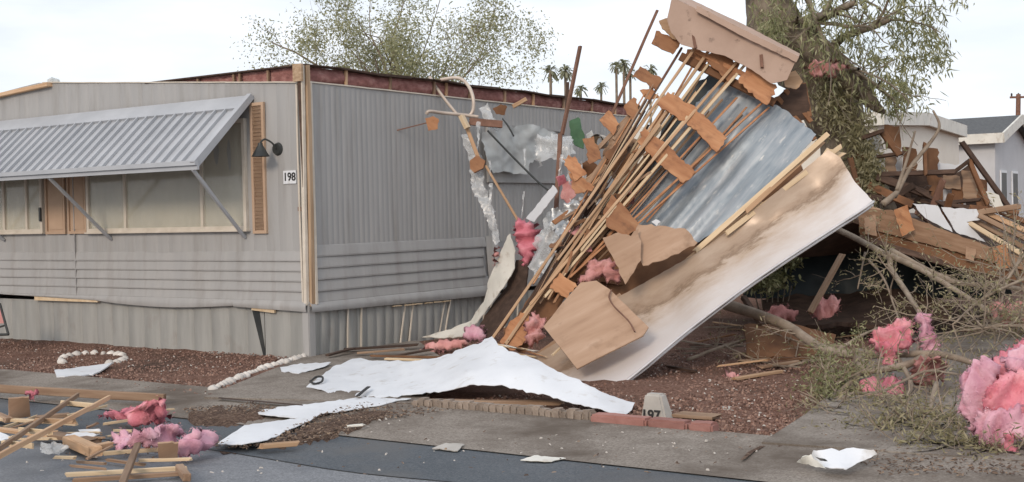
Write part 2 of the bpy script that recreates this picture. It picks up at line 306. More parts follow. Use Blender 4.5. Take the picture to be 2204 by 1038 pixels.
def mesh2d(outline, step, jag, seed):
    r = np.random.default_rng(seed); poly = []
    n = len(outline)
    for i in range(n):
        a = np.array(outline[i][:2], float); b = np.array(outline[(i + 1) % n][:2], float); L = np.linalg.norm(b - a); k = max(1, int(round(L / step)))
        nr = np.array([-(b - a)[1], (b - a)[0]]) / max(L, 1e-6)
        for j in range(k):
            p = a + (b - a) * j / k
            if j: p = p + nr * r.normal() * jag
            poly.append(tuple(p))
    pa = np.array(poly); lo = pa.min(0); hi = pa.max(0)
    gx, gy = np.meshgrid(np.arange(lo[0], hi[0], step), np.arange(lo[1], hi[1], step)); g = np.stack([gx.ravel(), gy.ravel()], 1)
    g = g + r.uniform(-.25, .25, g.shape) * step
    g = g[inpoly(g, poly)]
    if len(g): g = g[edgedist(g, poly) > step * .6]
    allp = [Vector(p) for p in poly] + [Vector(p) for p in g]
    vs, es, fs, *_ = geometry.delaunay_2d_cdt(allp, [], [list(range(len(poly)))], 1, 1e-3)
    q = np.array([tuple(v) for v in vs]); return q, [list(f) for f in fs], poly
def boundary(fs):
    cnt = {}
    for f in fs:
        for i in range(len(f)):
            a, b = f[i], f[(i + 1) % len(f)]; cnt[(a, b)] = cnt.get((a, b), 0) + 1
    return [e for e in cnt if (e[1], e[0]) not in cnt]
def vnormals(p, fs):
    n = np.zeros_like(p)
    for f in fs:
        a, b, c = p[f[0]], p[f[1]], p[f[2]]; k = np.cross(b - a, c - a); n[f] += k
    return n / np.maximum(np.linalg.norm(n, axis=1, keepdims=True), 1e-9)
def lift(q, val, mode):
    if mode == 'h': return np.array([tuple(G(a, b, h)) for (a, b), h in zip(q, val)])
    return np.array([tuple(P(a, b, y)) for (a, b), y in zip(q, val)])
def fnoise(p, s): return noise.fractal(Vector(p) * s, .9, 2.1, 4)
def surf(outline, ctrl, step, jag, seed, mode):
    q, fs, poly = mesh2d(outline, step, jag, seed)
    vals = fit([o[:3] for o in outline] + list(ctrl))(q)
    if mode == 'h': vals = np.maximum(vals, .006)
    p = lift(q, vals, mode)
    f0 = []
    for f in fs:
        a, b, c = p[f[0]], p[f[1]], p[f[2]]
        f0.append(f if np.dot(np.cross(b - a, c - a), np.array(CAM) - a) > 0 else f[::-1])
    return q, p, f0, poly
def sheet(name, outline, mat, parent=None, ctrl=(), step=14, jag=1.0, thick=.006, crumple=.0, cscale=2.5, mode='Y', seed=1, smooth=True, rib=None, attr=None, ridge=False):
    q, p, fs, poly = surf(outline, ctrl, step, jag, seed, mode); nr = vnormals(p, fs)
    if ridge: p = p + nr * np.array([(.35 - abs(noise.noise(Vector(x) * cscale)) - .6 * abs(noise.noise(Vector(x) * cscale * 2.3))) * 2 * crumple for x in p])[:, None]
    elif crumple: p = p + nr * np.array([fnoise(x, cscale) * crumple for x in p])[:, None]
    if rib: p = p + nr * rib(q)[:, None]
    if crumple or rib: nr = vnormals(p, fs)
    n = len(p); vs = np.vstack([p, p - nr * thick]); F = list(fs) + [[i + n for i in f[::-1]] for f in fs]
    for a, b in boundary(fs): F.append([b, a, a + n, b + n])
    o = obj(name, vs, F, mat, parent, False)
    if attr is not None:
        a = o.data.attributes.new('stain', 'FLOAT', 'POINT'); k = attr(q); a.data.foreach_set('value', np.concatenate([k, k]).astype(np.float32))
    if smooth:
        o.data.polygons.foreach_set('use_smooth', [i < 2 * len(fs) for i in range(len(o.data.polygons))])
        bs = set(frozenset(e) for e in boundary(fs)); bs |= set(frozenset(i + n for i in e) for e in bs)
        sh = o.data.attributes.new('sharp_edge', 'BOOLEAN', 'EDGE'); sh.data.foreach_set('value', [frozenset(e.vertices) in bs for e in o.data.edges])
    return o
def pillow(name, outline, mat, parent=None, ctrl=(), step=7, thick=.12, rough=.06, nscale=5, jag=4.0, mode='Y', seed=1, fuzz=1.6):
    q, p, fs, poly = surf(outline, ctrl, step, jag, seed, mode); nr = vnormals(p, fs)
    d = edgedist(q, poly); t = np.sqrt(np.clip(d / max(d.max() * .38, 1e-6), 0, 1)); thick *= .42; rough *= 1.5; nscale *= .85
    bd = set(i for e in boundary(fs) for i in e); t[list(bd)] = 0
    fold = []; rr = random.Random(seed); ax = Vector((rr.uniform(-1, 1), rr.uniform(-.4, .4), rr.uniform(-1, 1))).normalized()
    for x in p:
        v = Vector(x); v = v - ax * v.dot(ax) * .80; v = v + noise.noise_vector(Vector(x) * 2.6) * .16
        a = abs(noise.noise(v * nscale)); b3 = abs(noise.noise(v * nscale * 2.3 + Vector((5, 1, 2)))); b2 = noise.fractal(Vector(x) * 38, .9, 2.2, 3)
        fold.append((min(a * 2.6, 1) - .55) * rough * 1.25 + (min(b3 * 2.6, 1) - .5) * rough * .5 + b2 * .004)
    fold = np.array(fold)
    top = p + nr * (t * thick * .6 + fold * (.25 + .75 * t))[:, None]; bot = p - nr * (t * thick * .5)[:, None] + nr * (fold * (.25 + .75 * t) * .4)[:, None]
    for i in bd: bot[i] = top[i]
    n = len(p); F = list(fs) + [[(i if i in bd else i + n) for i in f[::-1]] for f in fs]
    vs = np.vstack([top, bot])
    if mode == 'h': vs[:, 2] = np.maximum(vs[:, 2], .005)
    used = sorted(set(i for f in F for i in f)); mp_ = {u: k for k, u in enumerate(used)}
    V2 = vs[used]; F2 = [[mp_[i] for i in f] for f in F]
    if fuzz:                          # loose fibres standing off the batt
        r = np.random.default_rng(seed + 500); area = int(len(p) * fuzz); src = np.vstack([top, top[list(bd)]])
        ed_ = top[list(bd)]; src = np.vstack([top] + [ed_] * 2); c = src[r.integers(0, len(src), area)] + r.normal(0, .006, (area, 3)); lv, lf_ = leaves(c, .026, .0022, .3, seed); b = len(V2)
        V2 = np.vstack([V2, lv]); F2 = F2 + [[b + k for k in f] for f in lf_]
    return obj(name, V2, F2, mat, parent, True)
def board(name, p0, p1, wd, th, mat, parent=None, up=UP, bow=0.0, seed=0, roll=0.0, ends=.01):
    p0 = Vector(p0); p1 = Vector(p1); L = (p1 - p0).length; x = (p1 - p0).normalized(); y = Vector(up).cross(x)
    if y.length < 1e-4: y = Vector((1, 0, 0)).cross(x)
    y.normalize(); z = x.cross(y)
    if roll: r = Matrix.Rotation(roll, 3, x); y = r @ y; z = r @ z
    r = random.Random(seed * 131 + int(L * 1000)); n = max(2, int(L / .25)); vs = []; fs = []; c = min(wd, th) * .12
    for i in range(n + 1):
        t = i / n; xx = t * L; b = bow * math.sin(math.pi * t) + r.uniform(-1, 1) * .002
        pr = [(-wd / 2 + c, -th / 2), (wd / 2 - c, -th / 2), (wd / 2, -th / 2 + c), (wd / 2, th / 2 - c), (wd / 2 - c, th / 2), (-wd / 2 + c, th / 2), (-wd / 2, th / 2 - c), (-wd / 2, -th / 2 + c)]
        for (a, d) in pr: vs.append((xx + (r.uniform(-1, 1) * ends * 1.5 if i in (0, n) else 0), a + r.uniform(-1, 1) * .0015, d + b))
    for i in range(n):
        for k in range(8): k2 = (k + 1) % 8; fs.append([i * 8 + k, i * 8 + k2, (i + 1) * 8 + k2, (i + 1) * 8 + k])
    fs.append(list(range(8))[::-1]); fs.append([n * 8 + k for k in range(8)])
    me = bpy.data.meshes.new(name); me.from_pydata(vs, [], fs); me.update(); me.materials.append(mat)
    o = bpy.data.objects.new(name, me); sc.collection.objects.link(o)
    mt = Matrix((( x.x, y.x, z.x, p0.x), (x.y, y.y, z.y, p0.y), (x.z, y.z, z.z, p0.z), (0, 0, 0, 1)))
    if parent is not None:
        o.parent = parent; org = ORG[parent.name]; mt.translation = p0 - org
    o.matrix_basis = mt; ORG[o.name] = p0.copy(); return o
def leaves(cent, ln, wd, droop=0.0, seed=1, spread=1.0):
    r = np.random.default_rng(seed); c = np.asarray(cent, float); n = len(c)
    d = r.normal(size=(n, 3)) * spread; d[:, 2] -= droop; d /= np.linalg.norm(d, axis=1, keepdims=True)
    s = np.cross(d, r.normal(size=(n, 3))); s /= np.linalg.norm(s, axis=1, keepdims=True)
    l = ln * r.uniform(.6, 1.3, (n, 1)); wv = wd * r.uniform(.6, 1.3, (n, 1))
    v = np.stack([c, c + d * l * .45 + s * wv, c + d * l, c + d * l * .45 - s * wv], 1).reshape(-1, 3)
    return v, (np.arange(n)[:, None] * 4 + np.arange(4)).tolist()
def rock(name, loc, sx, sy, sz, mat, seed, parent=None, sub=2):
    bm = bmesh.new(); bmesh.ops.create_icosphere(bm, subdivisions=sub, radius=1)
    for v in bm.verts:
        k = 1 + .28 * noise.noise(v.co * 1.3 + Vector((seed * 3.1, 0, seed))); v.co = Vector((v.co.x * sx * k, v.co.y * sy * k, max(v.co.z, -.55) * sz * k))
    me = bpy.data.meshes.new(name); bm.to_mesh(me); bm.free(); me.materials.append(mat)
    me.polygons.foreach_set('use_smooth', [True] * len(me.polygons))
    o = bpy.data.objects.new(name, me); sc.collection.objects.link(o); o.location = loc; ORG[o.name] = Vector(loc); return o
def text_mesh(name, body, size, mat, mtx, parent=None, depth=.004):
    cu = bpy.data.curves.new(name, 'FONT'); cu.body = body; cu.size = size; cu.extrude = depth; cu.align_x = 'CENTER'; cu.align_y = 'CENTER'; cu.offset = size * .02
    t = bpy.data.objects.new(name, cu); sc.collection.objects.link(t)
    dg = bpy.context.evaluated_depsgraph_get(); me = bpy.data.meshes.new_from_object(t.evaluated_get(dg)); bpy.data.objects.remove(t)
    me.name = name; me.materials.clear(); me.materials.append(mat); o = bpy.data.objects.new(name, me); sc.collection.objects.link(o)
    m = mtx.copy()
    if parent is not None: o.parent = parent; m.translation = mtx.translation - ORG[parent.name]
    o.matrix_basis = m; return o
def basis(x, y, z, o): return Matrix(((x.x, y.x, z.x, o.x), (x.y, y.y, z.y, o.y), (x.z, y.z, z.z, o.z), (0, 0, 0, 1)))

# ================================================================== THE SETTING
# street frame: s along the street (U), d towards the street (W) from the home's front wall
def SD(s, d, z=0.0): return C0 + U * s + W * d + UP * z
D_IN, D_OUT = 2.24, 3.41
def ground():
    ss = list(np.concatenate([[-300, -120, -60, -35, -24], np.arange(-18, 8.01, .12), [10, 14, 20, 35, 60, 120, 300]]))
    ds = list(np.concatenate([[-300, -120, -60, -35, -24, -18, -14, -11], np.arange(-9, 2.6, .12), [4, 8, 14, 30, 60, 150]]))
    vs = []; fs = []
    for d in ds:
        for s in ss:
            p = SD(s, d); k = min(1, max(0, (D_IN - .05 - d) / .3))
            z = -.02 + k * (.045 + .028 * (noise.fractal(p * 1.3, 1, 2, 3)) + .014 * noise.fractal(p * 7, .8, 2, 3)) if abs(s) < 30 and abs(d) < 30 else -.02
            vs.append(p + UP * z)
    n = len(ss)
    for i in range(len(ds) - 1):
        for j in range(n - 1): fs.append([i * n + j, i * n + j + 1, (i + 1) * n + j + 1, (i + 1) * n + j])
    return tag(obj('ground', vs, fs, m_dirt, smooth=True), kind='structure')
ground()
def strip(name, d0, d1, z, mat, s0=-150, s1=60, wob=0.0, prof=None):
    vs = []; fs = []; S = np.concatenate([np.arange(s0, -20, 10), np.arange(-20, 14, .25), np.arange(14, s1, 8)]); K = 7
    for s in S:
        e1 = d1 + wob * noise.noise(Vector((s * .8, 3, 0))) ; e0 = d0 + wob * .4 * noise.noise(Vector((s * 1.3, 9, 0)))
        for k in range(K):
            t = k / (K - 1); vs.append(SD(s, e0 + (e1 - e0) * t, z + (prof(t) if prof else 0)))
    for i in range(len(S) - 1):
        for k in range(K - 1): fs.append([i * K + k, i * K + k + 1, (i + 1) * K + k + 1, (i + 1) * K + k])
    return tag(obj(name, vs, fs, mat, smooth=True), kind='structure')
strip('road', D_OUT - .03, 40, .0, m_asph)
strip('dark_asphalt_strip', D_OUT - .02, 4.25, .006, m_asph2, wob=.10)
strip('concrete_gutter', D_IN, D_OUT, .014, m_conc, prof=lambda t: .035 * (1 - t) ** 2 + .0)
def flat(name, pts, z, mat, kind='structure', th=.03):
    vs = [Vector((p.x, p.y, z)) for p in pts]; n = len(vs)
    vs += [Vector((p.x, p.y, z - th)) for p in pts]
    return tag(obj(name, vs, [list(range(n))] + [[(i + 1) % n, i, n + i, n + (i + 1) % n] for i in range(n)], mat), kind=kind)
flat('path', [G(440, 866), G(474, 851), G(560, 815), G(648, 780), G(760, 742), G(900, 742), G(980, 800), G(900, 880)], .046, m_conc)
flat('driveway', [G(1640, 968), G(1735, 905), G(1800, 850), G(1870, 790), G(1960, 720), G(2500, 740), G(2800, 1000), G(2210, 1010)], .05, m_conc)
flat('joint_line', [G(470, 855, .05), G(662, 872, .05), G(662, 874.5, .05), G(470, 857.5, .05)], .051, m_dkwood, th=.003)
flat('gutter_crack', [G(1636, 972), G(1648, 972), G(1622, 985), G(1604, 1000), G(1594, 1003), G(1610, 985)], .036, m_dirt2, th=.002)

# soil and litter washed over the gutter
def dirtpatch(name, outline, hmax, seed, label):
    q, fs, poly = mesh2d(outline, 9, 3.5, seed); d = edgedist(q, poly); vs = []
    for (a, b), e in zip(q, d):
        p = G(a, b, .03); h = .004 + min(e / 30, 1) * hmax * (.5 + .9 * abs(noise.noise(p * 6))) + .03
        vs.append(p + UP * (h - .03 + (0 if e > 1 else -.03)))
    o = obj(name, vs, fs, m_dirt2, smooth=True); return tag(o, label, 'soil', kind='stuff')
dirtpatch('soil_drift', [(1000, 893), (900, 880), (780, 880), (690, 900), (640, 920), (590, 945), (520, 958), (470, 958), (480, 970), (560, 966), (640, 952), (720, 938), (790, 915), (850, 900)], .03, 3, 'drift of brown soil and leaf litter spilled over the concrete gutter by the torn white sheet')
dirtpatch('soil_drift', [(395, 890), (450, 872), (560, 876), (600, 892), (545, 905), (470, 912), (410, 905)], .04, 5, 'small dark mound of soil on the gutter beside the pink insulation')
dirtpatch('soil_drift', [(1655, 972), (1700, 935), (1760, 885), (1830, 820), (1870, 800), (1860, 830), (1790, 890), (1750, 930), (1720, 968)], .015, 8, 'thin brown soil spilled from the yard along the left edge of the driveway')
def chips(name, regs, mat, ln, wd, label, cat, seed, lift_=.03):
    pts = []; r = np.random.default_rng(seed)
    for (poly, n) in regs:
        pa = np.array(poly); lo = pa.min(0); hi = pa.max(0); q = r.uniform(lo, hi, (n * 3, 2)); q = q[inpoly(q, poly)][:n]
        for a, b in q: p = G(a, b); pts.append((p.x, p.y, lift_ + r.uniform(0, .02)))
    c = np.array(pts); n = len(c); v = []; f = []
    for i, p in enumerate(c):
        a = r.uniform(0, 6.28); l = ln * r.uniform(.4, 1.6); k = wd * r.uniform(.5, 1.5); h = k * r.uniform(.3, .9); tl = r.uniform(-.35, .35)
        dx = np.array([math.cos(a) * l / 2, math.sin(a) * l / 2, tl * l / 2]); dy = np.array([-math.sin(a) * k / 2, math.cos(a) * k / 2, r.uniform(-.2, .2) * k]); dz = np.array([0, 0, h])
        b = len(v); v += [p - dx - dy, p + dx - dy * .6, p + dx * .8 + dy, p - dx + dy * .7, p - dx * .6 - dy * .6 + dz, p + dx * .6 - dy * .4 + dz, p + dx * .5 + dy * .6 + dz, p - dx * .6 + dy * .5 + dz]
        f += [[b + j for j in t] for t in ((4, 5, 6, 7), (0, 1, 5, 4), (1, 2, 6, 5), (2, 3, 7, 6), (3, 0, 4, 7))]
    return tag(obj(name, v, f, mat), label, cat, kind='stuff')
chips('leaf_litter', [([(1000, 893), (900, 878), (780, 878), (690, 903), (590, 948), (470, 958), (430, 975), (560, 978), (730, 950), (810, 915)], 1700), ([(395, 890), (560, 876), (600, 892), (545, 905), (410, 905)], 500),
     ([(300, 880), (480, 900), (470, 1000), (150, 1000), (100, 930)], 110), ([(1680, 900), (1900, 780), (2204, 780), (2204, 1038), (1900, 1038)], 2600), ([(900, 900), (1700, 960), (1700, 1038), (500, 1038)], 60)],
      m_litter, .024, .008, 'brown leaf litter and splinters scattered over gutter, driveway and road', 'leaf litter', 11)
chips('gravel_scatter', [([(0, 735), (660, 775), (450, 860), (0, 805)], 6500), ([(860, 885), (1330, 830), (1560, 700), (1850, 730), (1700, 940), (1660, 968)], 9000), ([(700, 770), (1080, 720), (1060, 760), (800, 775)], 800)],
      m_grav, .020, .015, 'loose reddish gravel covering the yard', 'gravel', 12, .012)

chips('pale_chips', [([(860, 885), (1330, 830), (1560, 740), (1850, 740), (1700, 940), (1660, 968)], 330), ([(0, 735), (660, 775), (450, 860), (0, 805)], 160), ([(640, 930), (1000, 890), (1700, 965), (1700, 990), (600, 990)], 50), ([(0, 900), (460, 900), (1700, 1038), (0, 1038)], 30)],
      m_stone, .018, .010, 'pale crumbs and chips sprinkled over the yard and the road edge', 'chips', 13, .02)

# ================================================================== MOBILE HOME 198
home = empty('mobile_home', C0, 'grey mobile home with its roof torn off and a striped awning over the front windows', 'mobile home')
LF, LS = 9.0, 7.4
def topz(s): return 3.04 + .078 * min(s, 4.7) - .078 * max(0, s - 4.7)
def ribwall(WF, s0, s1, z0, ztop, pitch, gw, gd, d0, seed, zb=None, sway=0.0):
    mb = MB(); s = s0; r = random.Random(seed); cols = []
    while s < s1:
        g = gd * r.uniform(.6, 1.2)
        for (a, dd) in ((0, 0), (pitch - 3 * gw, 0), (pitch - 2 * gw, -g), (pitch - gw, -g)): cols.append((s + a, dd))
        s += pitch
    cols.append((s1, 0)); cols = [c for c in cols if c[0] <= s1]
    b = len(mb.v); K = 6
    for (a, dd) in cols:
        zt = ztop(a); zz = zb(a) if zb else z0
        for k in range(K):
            t = k / (K - 1); z = zz + (zt - zz) * t
            wv = sway * noise.noise(Vector((a * 1.1, z * 1.2, seed)))
            mb.v.append(WF(a, z, d0 + dd + wv))
    for i in range(len(cols) - 1):
        for k in range(K - 1): mb.f.append([b + i * K + k, b + (i + 1) * K + k, b + (i + 1) * K + k + 1, b + i * K + k + 1])
    return mb
def lapwall(WF, s0, s1, z0, z1, rows, d0, seed, endcurve=None):
    mb = MB(); n = max(4, int((s1 - s0) / .15)); h = (z1 - z0) / rows
    for r_ in range(rows):
        b = len(mb.v); za = z0 + r_ * h
        prof = [(0, .0), (0.0, .020), (.14 * h, .022), (.95 * h, .006), (h, .002)]
        for i in range(n + 1):
            e = s1 - (endcurve(za) if endcurve else 0); s = s0 + (e - s0) * i / n
            for (z, d) in prof: mb.v.append(WF(s, za + z, d0 + d + .008 * noise.noise(Vector((s * 1.4, za * 3, seed)))))
        k = len(prof)
        for i in range(n):
            for j in range(k - 1): mb.f.append([b + i * k + j, b + (i + 1) * k + j, b + (i + 1) * k + j + 1, b + i * k + j + 1])
    return mb
ribwall(FW, .02, LF, 1.19, topz, .205, .010, .004, 0, 3, sway=.014).build('front_wall', m_siding, home, True)
lapwall(FW, .03, LF, .64, 1.2, 5, -.004, 4).build('lap_siding', m_siding, home)
ribwall(SW, .1, LS, 1.19, lambda s: 3.05, .088, .009, .0035, 0, 5, sway=.006).build('side_wall', m_siding, home, True)
lapwall(SW, .1, 3.3, .62, 1.26, 5, .0, 6, endcurve=lambda z: -.0 - .10 * max(0, 1.15 - z) + .05 * math.sin(z * 9)).build('lap_siding', m_siding, home)
mb = MB(); mb.box(SW(3.3, .55, -.05), V * 4.1, UP * .66, -U * .045); mb.build('side_wall_panel', m_siding, home)
# peeled end of the siding skin
vs = []; fs = []
for i in range(13):
    z = .58 + i * .058
    for k in range(6): t = k / 5; vs.append(SW(3.34 + .10 * max(0, 1.2 - z) + t * .26, z, .015 + .10 * math.sin(t * 2.4) * (1 - abs(i - 5) / 9)))
for i in range(12):
    for k in range(5): fs.append([i * 6 + k, i * 6 + k + 1, i * 6 + k + 7, i * 6 + k + 6])
obj('peeled_skin', vs, fs, m_siding, home, True)
for z in (.64,): mb = MB(); mb.box(FW(4.02, .64, .010), U * .012, UP * 1.55, W * .014); mb.build('seam_strip', m_siding, home)
# belly trim below the siding: sagging skin, torn near the corner
def belly(WF, s0, s1, lo, hi, bul, nm, sd):
    vs = []; fs = []; n = 40
    for i in range(n + 1):
        s = s0 + (s1 - s0) * i / n; a = lo(s); b = hi(s)
        for k in range(4):
            t = k / 3; vs.append(WF(s, a + (b - a) * t, .022 + bul * math.sin((1 - t) * 2.6) + .012 * noise.noise(Vector((s * 1.6, t, sd)))))
    for i in range(n):
        for k in range(3): fs.append([i * 4 + k, (i + 1) * 4 + k, (i + 1) * 4 + k + 1, i * 4 + k + 1])
    return obj(nm, vs, fs, m_siding, home, True)
belly(FW, 1.05, LF, lambda s: .585 - .05 * math.sin(max(0, min(1, (s - 1.05) / 2.6)) * 3.14) + .02 * max(0, s - 3.3), lambda s: .65, .018, 'belly_trim', 3)
belly(FW, .0, 1.14, lambda s: .535 + .03 * s, lambda s: .652, .030, 'belly_trim', 8)
belly(SW, .0, 3.5, lambda s: .53 - .012 * s, lambda s: .63, .03, 'belly_trim', 5)
mb = MB(); mb.box(FW(3.6, .565, -.02), U * 1.3, UP * .05, W * .045); mb.build('exposed_rim_joist', m_pale, home)
mb = MB(); mb.bar(FW(.86, .56, .01), FW(.5, .535, .012), .03, .05); mb.build('exposed_rim_joist', m_pale, home)
# skirting
ribwall(FW, .72, LF, 0, lambda s: .57 - .0 * s, .30, .012, .018, -.03, 7, zb=lambda s: -.03, sway=.022).build('skirting', m_skirt, home, True)
ribwall(FW, .02, .69, 0, lambda s: .56, .30, .010, .010, -.01, 9, zb=lambda s: -.03, sway=.01).build('skirting', m_skirt, home, True)
mb = MB(); mb.add([FW(.735, -.02, -.028), FW(.70, -.02, -.028), FW(.80, .56, -.028), FW(.92, .57, -.028), FW(.735, -.02, -.05), FW(.70, -.02, -.05), FW(.80, .56, -.05), FW(.92, .57, -.05)],
    [(0, 1, 2, 3), (7, 6, 5, 4), (0, 3, 7, 4), (1, 0, 4, 5), (2, 1, 5, 6), (3, 2, 6, 7)]); mb.build('skirting_gap', m_dark, home)
mb = MB(); mb.box(FW(0, -.02, -.02), U * .09, UP * .665, W * .03); mb.box(SW(.0, -.02, -.022), V * .09, UP * .665, -U * .03); mb.build('corner_trim', m_siding, home)
ribwall(SW, .07, LS, 0, lambda s: .545 - .012 * s, .155, .012, .018, -.03, 11, zb=lambda s: -.02, sway=.05).build('skirting', m_skirt, home, True)
for s, dl in ((1.55, .12), (1.72, .1), (2.3, .16), (2.42, .15), (.62, .02), (.85, .02), (3.25, .08), (3.4, .07), (3.75, .05), (4.05, .06)):
    board('skirting_batten', SW(s, .0, -.005), SW(s + dl, .53 - .01 * s, -.002), .022, .014, m_trim, home, up=-U, seed=int(s * 10))
for s in (1.4, 1.62, 1.8, 2.0, 2.2, 2.37): board('exposed_foam_edge', SW(s, .512 - .012 * s, .03), SW(s + .15, .508 - .012 * s, .03), .02, .012, m_pale, home, seed=int(s * 20))
# torn roof edge: insulation paper between studs
vs = []; fs = []; n = 150
for i in range(n + 1):
    s = LS * i / n
    for k in range(6): t = k / 5; vs.append(SW(s, 3.05 + .18 * t, -.06 + .035 * math.sin(t * 3.1) + .025 * noise.fractal(Vector((s * 4, t * 1.5, 2)), 1, 2, 3)))
for i in range(n):
    for k in range(5): fs.append([i * 6 + k, (i + 1) * 6 + k, (i + 1) * 6 + k + 1, i * 6 + k + 1])
obj('roof_edge_insulation', vs, fs, m_rim, home, True)
vs = []; fs = []; n = 60
for i in range(n + 1):
    s = .05 + 2.5 * i / n; zb = topz(s) - .02; zt = 3.225
    for k in range(5): t = k / 4; vs.append(FW(s, zb + max(.005, zt - zb) * t, -.06 + .02 * noise.fractal(Vector((s * 5, t, 7)), 1, 2, 3)))
for i in range(n):
    for k in range(4): fs.append([i * 5 + k, (i + 1) * 5 + k, (i + 1) * 5 + k + 1, i * 5 + k + 1])
obj('roof_edge_insulation', vs, fs, m_rim, home, True)
mb = MB()
for i in range(12):
    s = LS * i / 12; mb.bar(SW(s, 3.236 + .012 * math.sin(i * 2.1), -.03 + .02 * math.sin(i * 5)), SW(s + LS / 12, 3.236 + .012 * math.sin(i * 2.1 + 2.1), -.03), .14, .012 + .008 * (i % 3))
mb.bar(FW(0, 3.237, -.05), FW(2.6, 3.237, -.05), .12, .016); mb.build('roof_rim', m_dkwood, home)
board('top_plate', SW(.1, 3.055, .0), SW(LS, 3.055, .0), .03, .016, m_trim, home)
for a, b in ((.05, 1.2), (1.2, 2.3), (2.3, 4.6)): board('top_plate', FW(a, topz(a) + .004, .0), FW(b, topz(b) + .004, .0), .03, .014, m_trim, home, seed=int(a * 9))
for i, s in enumerate((.72, 1.5, 2.35, 2.6, 3.1, 3.9, 4.6, 5.4, 6.2, 6.9)): board('stud', SW(s, 3.05, -.02), SW(s + .01, 3.23, -.02), .038, .03, m_wood2 if i % 3 else m_wood, home, up=-U, seed=i)
for i, s in enumerate((.55, 1.0, 1.1, 1.7)): board('stud', FW(s, topz(s), -.03), FW(s, 3.23, -.03), .03, .03, m_wood2, home, up=W, seed=i + 20)
# roof deck left inside
mb = MB(); mb.add([FW(.05, 3.0, -.1), FW(LF - .1, 3.0, -.1), FW(LF - .1, 3.0, -LS + .1), FW(.05, 3.0, -LS + .1), FW(.05, 2.95, -.1), FW(LF - .1, 2.95, -.1), FW(LF - .1, 2.95, -LS + .1), FW(.05, 2.95, -LS + .1)],
   [(0, 3, 2, 1), (4, 5, 6, 7), (0, 1, 5, 4), (1, 2, 6, 5), (2, 3, 7, 6), (3, 0, 4, 7)]); mb.build('ceiling_deck', m_board, home)
mb = MB(); mb.box(FW(0, -.02, -LS), U * LF, UP * 3.0, W * .06); mb.box(FW(LF, -.02, -LS), U * .06, UP * 3.0, W * LS); mb.build('rear_wall', m_siding, home)
# left roof remnant
board('roof_edge_board', FW(4.42, 3.36, .03), FW(8.6, 3.12, .03), .05, .10, m_wood, home, up=W)
pillow('rolled_tarp_end', [(102, 172, 16.3), (112, 166, 16.3), (128, 172, 16.3), (130, 186, 16.3), (116, 190, 16.3), (104, 188, 16.3)], m_plasw, home, step=4, thick=.16, rough=.02, jag=.3, seed=4)
# corner post, split open
board('corner_post', FW(.02, .62, .012), FW(-.005, 3.235, .015), .045, .05, m_trim, home, up=W, seed=1)
board('corner_post', SW(.045, .6, .012), SW(.05, 3.235, .02), .06, .04, m_post, home, up=-U, seed=2, bow=.012)
board('corner_post', SW(.095, .62, .03), SW(.10, 3.05, .012), .04, .03, m_trim, home, up=-U, seed=3)
board('corner_trim', FW(.06, .64, .02), FW(.085, 3.03, .012), .022, .014, m_trim, home, up=W, seed=4, bow=.01)
mb = MB(); mb.add([FW(.035, 3.05, .022), FW(-.012, 3.1, .022), FW(.0, 1.9, .036), FW(.035, 3.05, .045), FW(-.012, 3.1, .045), FW(.0, 1.9, .045)], [(0, 1, 2), (5, 4, 3), (0, 3, 4, 1), (1, 4, 5, 2), (2, 5, 3, 0)])
mb.build('corner_split', m_dkwood, home)
mb = MB(); mb.box(FW(-.05, 3.05, .04), U * .13, UP * .19, W * .03); mb.build('corner_cap_block', m_post, home)

# windows
def window(s0, s1, z0, z1, muls, WF=FW, nrm=W, along=U, cm=m_curt):
    fr = MB(); f = .045
    for (a, b, c, e) in ((s0 - f, s1 + f, z0 - f, z0), (s0 - f, s1 + f, z1, z1 + f), (s0 - f, s0, z0, z1), (s1, s1 + f, z0, z1)): fr.box(WF(a, c, -.01), along * (b - a), UP * (e - c), nrm * .055)
    for m in muls: fr.box(WF(m - .022, z0, -.008), along * .044, UP * (z1 - z0), nrm * .05)
    fr.box(WF(s0 - f - .02, z0 - f - .018, -.01), along * (s1 - s0 + 2 * f + .04), UP * .018, nrm * .075)
    wn = fr.build('window', m_trim, home)
    pn = MB(); pn.box(WF(s0, z0, .018), along * (s1 - s0), UP * (z1 - z0), nrm * .004); pn.build('pane', m_glass, wn)
    vs = []; fs = []; n = int((s1 - s0) / .02)
    for i in range(n + 1):
        s = s0 + (s1 - s0) * i / n
        for z in (z0, z1): vs.append(WF(s, z, .010 + .004 * math.sin(s * 40 + 2 * math.sin(s * 7))))
    for i in range(n): fs.append([i * 2, i * 2 + 2, i * 2 + 3, i * 2 + 1])
    obj('curtain', vs, fs, cm, wn, True); return wn
window(.93, 3.70, 1.49, 2.66, (1.62, 3.0))
window(4.70, 6.6, 1.50, 2.66, (5.0, 5.5))
mb = MB(); mb.box(FW(4.655, 1.60, .05), U * .035, UP * .18, W * .02); mb.build('latch', m_dark, home)
